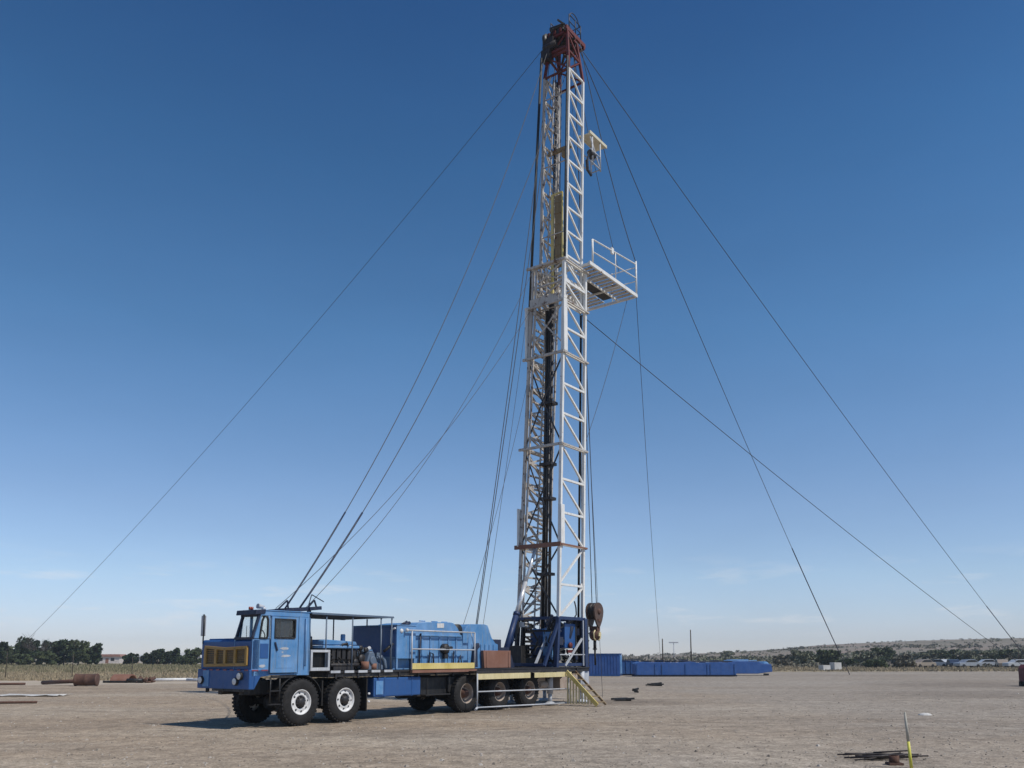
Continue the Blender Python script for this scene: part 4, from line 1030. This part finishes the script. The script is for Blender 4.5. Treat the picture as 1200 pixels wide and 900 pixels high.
# right-hand trees and scrub
right_trees = [(850, 330, 3.2, 6, 'leafolive', 'lone round tree on the rise above the long blue tank'), (937, 175, 3.6, 5, 'leafolive', 'taller olive tree left of the steep guy wire'), (966, 182, 3.6, 5.5, 'leafmid', 'dark tree just left of the steep guy wire foot'),
 (1010, 200, 3.6, 6, 'leafolive', 'olive tree just right of the steep guy wire foot'), (1032, 210, 4.6, 7, 'leafmid', 'broad dark tree midway along the right scrub'), (1052, 150, 2.4, 4, 'leafgrey', 'pale grey-green dome of brush left of the parked cars'),
 (1085, 215, 3.6, 8, 'leafolive', 'low wide olive tree behind the leftmost parked cars'), (1110, 210, 3.6, 8, 'leafmid', 'low dark tree behind the parked cars'), (1140, 205, 3.8, 9, 'leafolive', 'wide olive tree behind the middle parked cars'), (1172, 205, 4.0, 9, 'leafmid', 'wide dark tree near the right lamp post'), (1200, 200, 4.2, 9, 'leafolive', 'wide olive tree cut by the right picture edge'),
 (915, 185, 2.4, 5, 'leafgrey', 'grey brush just right of the blue trailer'), (990, 160, 1.5, 4, 'leafmid', 'low dark bush at the foot of the steep guy wire'), (1020, 150, 1.4, 5, 'leafmid', 'low dark bush left of the pale dome of brush')]
for i, (p, Y, h, w, mt, lb) in enumerate(right_trees):
    X = px(p, Y); tree('tree' if h > 2.5 else 'bush', X, Y, h, w, M[mt], 300 + i, lb, 'trees and brush beyond the right side of the yard', 'tree' if h > 2.5 else 'bush', z0=max(0, hill_h(X, Y) - .1) if Y > 170 else 0)
q = MB(); r_ = random.Random(77)
for i in range(1300):
    Y = 150 + 420*r_.random()**1.4; s = r_.uniform(.02, .66); X = s*Y + 6*math.sin(Y*.05); hh = r_.uniform(.4, 1.3)*(.6 + .8*max(0, math.sin(X*.03 + Y*.021))); z = hill_h(X, Y) if Y > 170 else 0
    leaves(q, (X, Y, z + hh*.35), hh*r_.uniform(.8, 1.8), hh*.6, 22, hh*.4, r_)
o = q.build('scrub', M['leafgrey']); tag(o, 'grey-green scrub dotted over the right hillside', 'scrub', kind='stuff')
q = MB()
for i in range(420):
    Y = r_.choice((190, 240, 300, 430)) + 40*r_.random()**2; s = r_.uniform(.2, .66); X = s*Y; hh = r_.uniform(.6, 1.6)*(1 if Y < 420 else .6); z = hill_h(X, Y)
    leaves(q, (X, Y, z + hh*.35), hh*r_.uniform(.8, 1.6), hh*.6, 24, hh*.35, r_)
o = q.build('dark_scrub', M['leafolive']); tag(o, 'darker olive scrub in belts on the right hillside', 'scrub', kind='stuff')

# ---------------------------------------------------------------- blue tanks and trailer behind
AZ = R(4)
ct = empty('steel_container', (8.95, 85.0, 0), R(-12)); tag(ct, 'bright blue steel container standing behind the travelling block', 'container')
m = MB(); m.box((-1.75, -1.2, .12), (1.75, 1.2, 2.12))
for i in range(12): m.box((-1.7 + i*.29, -1.24, .2), (-1.58 + i*.29, -1.2, 2.04))
m.build('container_body', M['tankblue'], ct, bevel=.02)
m = MB(); m.box((-1.8, -1.27, 2.12), (1.8, 1.25, 2.2)); m.box((-1.8, -1.27, .03), (1.8, -1.17, .2)); m.box((-1.8, 1.15, .03), (1.8, 1.25, .2)); m.build('container_frame', M['blue_dark'], ct)
m = MB(); m.box((1.76, -1.0, .25), (1.80, 1.0, 2.0)); m.build('door', M['blue'], ct)
pt = empty('mud_pit', (11.6, 88.5, 0), R(2)); tag(pt, 'small dark blue mud pit between the container and the long tank', 'tank')
m = MB(); m.prism([(-1.2, .15), (-1.2, 1.55), (1.3, 1.5), (1.3, .15)], -1, 1)
for i in range(5): m.box((-1.1 + i*.5, -1.06, .2), (-1.02 + i*.5, -1.0, 1.5))
m.build('pit_body', M['blue_dark'], pt, bevel=.02)
m = MB(); m.box((-1.25, -1.08, 1.55), (1.35, 1.08, 1.62)); m.box((-1.3, -.9, .02), (1.4, -.7, .15)); m.box((-1.3, .7, .02), (1.4, .9, .15)); m.build('pit_skid', M['navy'], pt)
lt = empty('mud_tank', (16.7, 83.5, 0), R(1)); tag(lt, 'long low blue steel mud tank lying across the yard', 'tank')
m = MB(); m.prism([(-4.9, .16), (-5.0, 1.25), (-4.5, 1.40), (-1.0, 1.34), (-.9, 1.30), (.3, 1.42), (1.2, 1.30), (3.2, 1.36), (4.6, 1.30), (4.7, .16)], -1.1, 1.1)
m.build('tank_body', M['tankblue'], lt, bevel=.03)
m = MB()
for xx in (-4.85, -3.1, -2.45, -.2, 1.9, 2.2, 4.5): m.box((xx, -1.15, .2), (xx + .09, -1.105, 1.20))
build_each(m, 'tank_rib', M['blue_dark'], lt)
m = MB(); m.box((-5.0, -1.0, .02), (4.8, -.75, .16)); m.box((-5.0, .75, .02), (4.8, 1.0, .16)); m.build('tank_skid', M['navy'], lt)
m = MB()
for x, hh in ((-3.9, 1.5), (-2.8, 1.58), (-1.8, 1.44), (-.4, 1.62), (.6, 1.5), (1.6, 1.46), (2.6, 1.56), (3.8, 1.48)): m.box((x, -.6, 1.28), (x + .3 + .3*(hh > 1.5), .6, hh))
m.tube((-4.4, -.9, 1.48), (4.4, -.9, 1.42), .05); build_each(m, 'tank_hatch', M['navy'], lt)
tr = empty('flat_trailer', (23.4, 87.5, 0), R(3)); tag(tr, 'blue wheeled trailer with pipework at the right end of the long tank', 'trailer')
m = MB(); m.prism([(-2.9, .6), (-2.9, 1.1), (-2.2, 1.45), (1.4, 1.4), (1.6, 1.2), (2.6, 1.15), (2.7, .4), (1.2, .2), (-2.6, .2)], -1.0, 1.0); m.build('trailer_body', M['tankblue'], tr, bevel=.04)
m = MB(); m.lathe([(0, -.9), (.3, -.9), (.42, -.6), (.42, .9), (0, .9)], (2.1, 0, 1.0), 'y', 18); m.box((-1.5, -.6, 1.4), (.4, .6, 1.62)); m.tube((-2.2, -.8, 1.5), (1.2, -.8, 1.5), .05); m.build('pump_unit', M['blue'], tr, bevel=.02)
for x in (-2.2, -1.3):
    for y in (-1.0, .75): MB().lathe([(.0, 0), (.12, 0), (.15, .03), (.27, .02), (.30, .08), (.30, .2), (.27, .25), (0, .25)], (x, y + .15, .30), 'y', 20).build('wheel', M['rubber'], tr)
MB().box((2.3, -.6, .02), (2.45, .6, .2)).build('trailer_skid', M['navy'], tr)

# poles
def pole(x, y, h, label, arm=False, top=0):
    e = empty('utility_pole', (x, y, 0)); tag(e, label, 'pole', 'thin poles on the skyline')
    MB().tube((0, 0, 0), (0, 0, h), .11, 8, .07).build('pole_shaft', M['bark'], e)
    if arm: MB().box((-.9, -.06, h - .5), (.9, .06, h - .38)).build('cross_arm', M['bark'], e)
    return e
pole(px(775, 120), 120, 4.4, 'thin dark pole rising behind the left half of the long blue tank')
pole(px(808, 125), 125, 5.8, 'tallest thin pole behind the middle of the long blue tank')
pole(px(1188, 160), 160, 4.0, 'pale post behind the parked cars at far right')
e = empty('floodlight_mast', (px(788, 300), 300, 0)); tag(e, 'faint far lamp mast with a flat head between the two poles', 'lamp mast')
MB().tube((0, 0, 0), (0, 0, 7.0), .12, 8).build('lamp_shaft', M['pale'], e); MB().box((-1.6, -.4, 6.7), (1.6, .4, 7.1)).build('lamp_head', M['pale'], e, bevel=.05)
for p, Y, h, lb in ((14, 74, 2.3, 'thin fence post at the field edge near the left picture side'), (91, 74, 2.1, 'thin fence post at the field edge behind the rusty drum'), (160, 80, 1.9, 'thin fence post at the field edge above the rusted pile')):
    o = MB().tube((0, 0, -.05), (0, 0, h), .035, 8, .028).build('fence_post', M['bark'], loc=(px(p, Y), Y, 0)); tag(o, lb, 'post', 'fence posts in the dry grass')

# far houses
def house(x, y, w, d, h, roof, wallm, roofm, label, rh=1.2):
    e = empty('house', (x, y, 0), R(8)); tag(e, label, 'house')
    MB().box((-w/2, -d/2, -.1), (w/2, d/2, h)).build('wall', M[wallm], e)
    MB().prism([(-w/2 - .4, h), (0 if roof else -w/2, h + rh), (0 if roof else w/2, h + rh), (w/2 + .4, h)], -d/2 - .4, d/2 + .4).build('roof', M[roofm], e)
    for k in (-.25, .22): 
        o = MB().box((w*k - .5, -d/2 - .03, h*.35), (w*k + .5, -d/2 + .02, h*.8)).build('window', M['black'], e)
    MB().box((-.45, -d/2 - .03, 0), (.45, -d/2 + .02, h*.75)).build('door', M['rustbrown'], e)
house(px(134, 260), 260, 7, 6, 2.0, False, 'plaster', 'roofr', 'small far house with reddish roof right of the left tree row', .7)
house(px(221, 240), 240, 7, 5, 2.2, False, 'plaster', 'roofw', 'far white-roofed shed just left of the truck grille', .9)
house(px(152, 280), 280, 5, 5, 1.9, True, 'roofw', 'roofw', 'tiny white far building behind the round bush', .9)
house(px(168, 290), 290, 6, 5, 2.0, False, 'plaster', 'roofw', 'tiny pale far building between the round bush and the tree cluster', .6)

# ---------------------------------------------------------------- parked cars at far right
def make_car(mat):
    e = empty('parked_car', (0, 0, 0))
    b = MB(); b.prism([(-2.2, .32), (-2.2, .8), (-2.1, .9), (-1.2, .95), (-.5, 1.42), (.9, 1.45), (1.6, .98), (2.15, .92), (2.25, .7), (2.25, .32)], -.85, .85).build('body', mat, e, bevel=.08)
    MB().prism([(-1.05, .98), (-.46, 1.36), (.86, 1.39), (1.42, 1.0)], -.862, .862).build('windows', M['black'], e)
    for x in (-1.4, 1.4):
        for s in (-1, 1): MB().lathe([(0, -.1), (.15, -.11), (.3, -.1), (.33, -.06), (.33, .06), (.3, .1), (0, .1)], (x, s*.8, .33), 'y', 18).build('wheel', M['rubber'], e)
    return e
cars = {}
car_list = [(1076, 150, 20, 'cartan', 'tan parked car, leftmost in the row under the right hillside'), (1096, 158, -62, 'carwhite', 'white parked car second from the left in the far right row'),
 (1112, 154, 75, 'cardark', 'dark parked car seen end-on in the far right row'), (1128, 149, 12, 'carsilver', 'silver parked car near the middle of the far right row'), (1150, 160, -8, 'carwhite', 'white parked car left of the pale post at far right'),
 (1168, 152, 68, 'cartan', 'tan parked car seen end-on beside the pale post'), (1186, 147, 3, 'carwhite', 'white parked car nearest the maroon unit at the right edge')]
for p, Y, rz, cm, lb in car_list:
    if cm not in cars: cars[cm] = make_car(M[cm]); c = cars[cm]
    else: c = copy_tree(cars[cm])
    c.location = (px(p, Y), Y, 0); c.rotation_euler.z = R(rz); tag(c, lb, 'car', 'cars parked in a far row at the right')
# small white crates beside steep guy foot
for p, Y, lb in ((962, 118, 'small pale crate left of the steep guy wire foot'), (975, 120, 'taller pale crate beside the steep guy wire foot')):
    e = empty('crate', (px(p, Y), Y, 0), R(20)); tag(e, lb, 'crate', 'pale crates on the far yard edge')
    MB().box((-.6, -.5, .08), (.6, .5, .75 if p < 970 else 1.1)).build('crate_box', M['canvas'], e, bevel=.02); MB().box((-.62, -.45, 0), (.62, -.3, .08)).box((-.62, .3, 0), (.62, .45, .08)).build('pallet', M['bark'], e)

# maroon tank at right edge
e = empty('pump_skid', (33.6, 55.4, 0), R(20)); tag(e, 'maroon boxy pump unit on a dark skid, cut by the right picture edge', 'pump')
m = MB(); m.prism([(-.8, .3), (-.8, 1.15), (-.55, 1.38), (.8, 1.38), (.8, .3)], -.6, .6)
for i in range(6): m.box((-.6 + i*.2, -.63, .45), (-.5 + i*.2, -.603, 1.1))
m.build('pump_cover', M['maroon'], e, bevel=.03)
MB().box((-.9, -.55, .0), (.9, -.4, .3)).box((-.9, .4, .0), (.9, .55, .3)).box((-.8, -.4, .1), (-.6, .4, .3)).box((.6, -.4, .1), (.8, .4, .3)).build('skid', M['black'], e)
MB().tube((0, 0, 1.38), (0, 0, 1.75), .05, 10).build('exhaust', M['black'], e)

# ---------------------------------------------------------------- yard junk, left
def rod(name, p, q_, r, mat, label, cat, group=None):
    P0 = Vector(p); o = MB().tube((0, 0, 0), Vector(q_) - P0, r, 12).build(name, mat, loc=P0); tag(o, label, cat, group)
    return o
rod('pipe', (-35.8, 57.0, .09), (-32.4, 57.6, .09), .08, M['rust'], 'rusty pipe lying at the left picture edge near the grass', 'pipe', 'pipes lying on the yard')
rod('pipe', (-32.0, 59.0, .13), (-28.3, 56.2, .30), .13, M['rust'], 'rusty pipe lying just left of the rusty drum', 'pipe', 'pipes lying on the yard')
e = empty('rusty_drum', (-27.45, 55.8, 0), R(6)); tag(e, 'short rusty steel drum lying on its side at the left yard edge', 'drum')
MB().lathe([(.0, -.70), (.33, -.70), (.40, -.68), (.40, -.62), (.37, -.6), (.37, -.02), (.385, 0), (.37, .02), (.37, .6), (.40, .62), (.40, .68), (.33, .70), (0, .70)], (0, 0, .40), 'x', 28).build('drum_shell', M['rust'], e)
MB().lathe([(.0, -.02), (.06, -.02), (.06, .0)], (-.70, .1, .6), 'x', 10).build('bung', M['steel'], e)
e = empty('rusted_trough', (-28.0, 62.8, 0), R(-3)); tag(e, 'rusted half-cylinder trough lying left of the white pipe', 'trough')
m = MB(); prf = [(.75*math.cos(a), .62*math.sin(a)) for a in [PI*i/14 for i in range(15)]]
inn = [(.66*math.cos(a), .53*math.sin(a)) for a in [PI*i/14 for i in range(15)]]
m.prism(prf + inn[::-1], -.85, .45, 'x'); m.build('trough_shell', M['rustbrown'], e)
m = MB(); m.box((-1.35, -.75, .02), (1.3, -.55, .17)); m.box((-1.35, .5, .02), (1.3, .7, .17)); m.tube((.4, -.7, .2), (1.5, -.6, .2), .13, 12); m.build('trough_skid', M['black'], e)
e = empty('scrap_pile', (-26.55, 62.6, 0), R(10)); tag(e, 'small dark heap of scrap fittings between the rusted trough and white pipe', 'scrap')
m = MB(); r_ = random.Random(31)
for i in range(16):
    x, y = r_.uniform(-.55, .55), r_.uniform(-.4, .4); a = r_.uniform(.08, .2); m.tube((x, y, .02 + a*.4), (x + r_.uniform(-.4, .4), y + r_.uniform(-.3, .3), r_.uniform(.05, .45)), a*.6, 8)
m.build('scrap_fittings', M['rust'], e)
rod('pipe', (-27.6, 66.0, .13), (-24.8, 67.2, .13), .12, M['rimw'], 'white pipe lying at the yard edge just left of the truck', 'pipe', 'pipes lying on the yard')
rod('pipe', (-25.0, 66.5, .12), (-23.0, 66.0, .12), .11, M['pale'], 'grey pipe lying beside the white one, partly behind the truck front', 'pipe', 'pipes lying on the yard')
rod('pole_on_ground', (-21.6, 34.4, .05), (-19.1, 34.9, .06), .05, M['rust'], 'dark slim pole lying on the gravel at the left picture edge', 'pole')
m = MB(); r_ = random.Random(9); vs = []; n = 14
for j in range(6):
    for i in range(n): vs.append((-2.0 + 4.2*i/(n-1) + r_.uniform(-.1, .1), -.6 + 1.2*j/5 + r_.uniform(-.08, .08), .02 + .07*r_.random()))
fs = [(j*n+i, j*n+i+1, (j+1)*n+i+1, (j+1)*n+i) for j in range(5) for i in range(n-1)]
o = m.add(vs, fs, True).build('crumpled_sheet', M['canvas'], loc=(-23.6, 41.5, 0)); so_ = o.modifiers.new('t', 'SOLIDIFY'); so_.thickness = .01
tag(o, 'pale crumpled sheet lying flat on the gravel at far left', 'sheet')
# small dark debris behind rig
def debris(x, y, w, h, seed, mat, label, name='timber_scrap', d=.5):
    r_ = random.Random(seed); e = MB()
    for i in range(7):
        a = r_.uniform(-.3, .3); cx, cy = r_.uniform(-.15, .15)*w, r_.uniform(-.5, .5)*d; L = w*r_.uniform(.25, .5)
        e.bar((cx - L*math.cos(a), cy - L*math.sin(a), .04 + h*.5*r_.random()), (cx + L*math.cos(a), cy + L*math.sin(a), .04 + h*.8*r_.random()), .1, .08)
    o = e.build(name, mat, loc=(x, y, 0)); tag(o, label, 'scrap'); return o
debris(9.3, 55.8, 1.2, .22, 1, M['black'], 'low dark heap of timbers in front of the long blue tank')
debris(6.45, 45.2, .3, .3, 2, M['black'], 'small dark lump on the gravel nearest the travelling block', 'scrap_lump', .3)
debris(4.7, 37.0, .9, .08, 3, M['black'], 'flat dark bars on the gravel right of the access stair', 'flat_dark_bars')  # low bars forming a flat dark band on the gravel
o = MB().lathe([(0, .12), (.1, .11), (.2, .05), (.22, 0)], (0, 0, 0), 'z', 9, False).build('pale_stone', M['canvas'], loc=(13.3, 28.0, 0)); o.scale = (1, .7, .6); tag(o, 'single pale stone on the gravel above the yellow stake', 'stone')
# ---------------------------------------------------------------- stake with scrap rods
e = empty('marker_stake', (6.72, 14.75, 0)); tag(e, 'yellow marker stake with a faded top stuck in the gravel at lower right', 'stake')
MB().tube((.0, 0, -.05), (-.028, 0, .44), .026, 12, .024).build('stake_shaft', M['stakey'], e)
MB().tube((-.028, 0, .44), (-.055, .0, .90), .024, 12, .018).lathe([(.018, .90), (.01, .925), (0, .93)], (-.055, 0, 0), 'z', 10).build('stake_top', M['fadedy'], e)
e = empty('rusty_bars', (6.85, 16.1, 0)); tag(e, 'scatter of thin rusty bars lying round the foot of the yellow stake', 'scrap bars')
m = MB(); r_ = random.Random(21)
for i in range(20):
    a = r_.gauss(0, .22); cx, cy = r_.uniform(-.45, .35), r_.uniform(-.35, .35); L = r_.uniform(.2, .5); zz = .02 + .05*r_.random()
    m.tube((cx - L*math.cos(a), cy - L*math.sin(a), zz), (cx + L*math.cos(a), cy + L*math.sin(a), zz + r_.uniform(-.01, .05)), r_.uniform(.010, .02), 8)
m.build('bars', M['crownblack'], e)
m = MB(); m.lathe([(.07, 0), (.085, .0), (.085, .16), (.07, .16)], (-.22, -.9, 0), 'z', 16); m.box((-.34, -1.0, 0), (-.1, -.8, .04)); m.build('pipe_collar', M['rust'], e)

# ================================================================== AIR
hz = MB().box((-1500, -200, -1.2), (1500, 1500, 34)).build('haze', None or bpy.data.materials.new('haze_air')); tag(hz, kind='stuff')
hm = hz.data.materials[0]; hm.use_nodes = True; hn = hm.node_tree; hn.nodes.remove(hn.nodes['Principled BSDF'])
pv = hn.nodes.new('ShaderNodeVolumePrincipled'); pv.inputs['Color'].default_value = (.78, .86, .95, 1); pv.inputs['Density'].default_value = .0003
hn.links.new(pv.outputs[0], hn.nodes['Material Output'].inputs['Volume'])
# ================================================================== SKY, SUN, CAMERA
SUN_EL, SUN_AZ = R(54), math.atan2(-.47, .88)   # azimuth from +X towards +Y: sun to the right, slightly behind the camera
w = bpy.data.worlds.new('World'); sc.world = w; w.use_nodes = True
nt = w.node_tree; bg = nt.nodes['Background']
sky = nt.nodes.new('ShaderNodeTexSky'); sky.sky_type = 'NISHITA'; sky.sun_disc = False
sky.sun_elevation = SUN_EL; sky.sun_rotation = PI/2 - SUN_AZ
sky.altitude = 1600; sky.air_density = 1.0; sky.dust_density = .6; sky.ozone_density = 2.0
tc = nt.nodes.new('ShaderNodeTexCoord'); sx = nt.nodes.new('ShaderNodeSeparateXYZ'); nt.links.new(tc.outputs['Generated'], sx.inputs[0])
# polariser-like deepening of the blue with height, milky air near the horizon
grade = ramp(nt, sx.outputs['Z'], [(.0, (.80, .80, .98)), (.03, (.80, .78, .94)), (.09, (.88, .89, .96)), (.168, (.86, .90, .97)), (.357, (.58, .87, 1.)), (.518, (.39, .73, .92)), (.64, (.27, .56, .80)), (1., (.25, .52, .76))])
skyc = mix(nt, 1., sky.outputs['Color'], grade, 'MULTIPLY')
# thin fair-weather cloud low over the horizon
cn = noise(nt, tc.outputs['Generated'], 9., 7, .62, (1, 1, 6))
lowz = ramp(nt, sx.outputs['Z'], [(.015, 0.), (.03, 1.), (.075, .8), (.12, 0.)])
cf = mix(nt, 1., ramp(nt, cn, [(.55, 0.), (.72, .5)]), lowz, 'MULTIPLY')
skyc = mix(nt, cf, skyc, (6.6, 6.6, 6.7))
hz_n = ramp(nt, noise(nt, tc.outputs['Generated'], 3., 5, .6, (1, 1, 3)), [(.3, .97), (.7, 1.03)])
skyc = mix(nt, 1., skyc, hz_n, 'MULTIPLY')
nt.links.new(skyc, bg.inputs['Color']); bg.inputs['Strength'].default_value = .125
sd = bpy.data.lights.new('sun', 'SUN'); sd.energy = 3.6; sd.angle = R(.53); sd.color = (1, .95, .87)
so = bpy.data.objects.new('sun', sd); COL.objects.link(so)
sv = Vector((math.cos(SUN_AZ)*math.cos(SUN_EL), math.sin(SUN_AZ)*math.cos(SUN_EL), math.sin(SUN_EL)))
so.rotation_euler = sv.to_track_quat('Z', 'Y').to_euler(); so.location = (20, -20, 60)
cd = bpy.data.cameras.new('camera'); cd.sensor_width = 36; cd.lens = 36*1000/1200; cd.shift_y = (629.46 - 450)/1200
cd.clip_end = 20000; cd.clip_start = .1
co = bpy.data.objects.new('camera', cd); COL.objects.link(co); co.location = (0, 0, 1.85); co.rotation_euler = (R(98), 0, 0)
sc.camera = co
sc.view_settings.view_transform = 'Standard'; sc.view_settings.look = 'None'; sc.view_settings.gamma = 1; sc.view_settings.exposure = 0
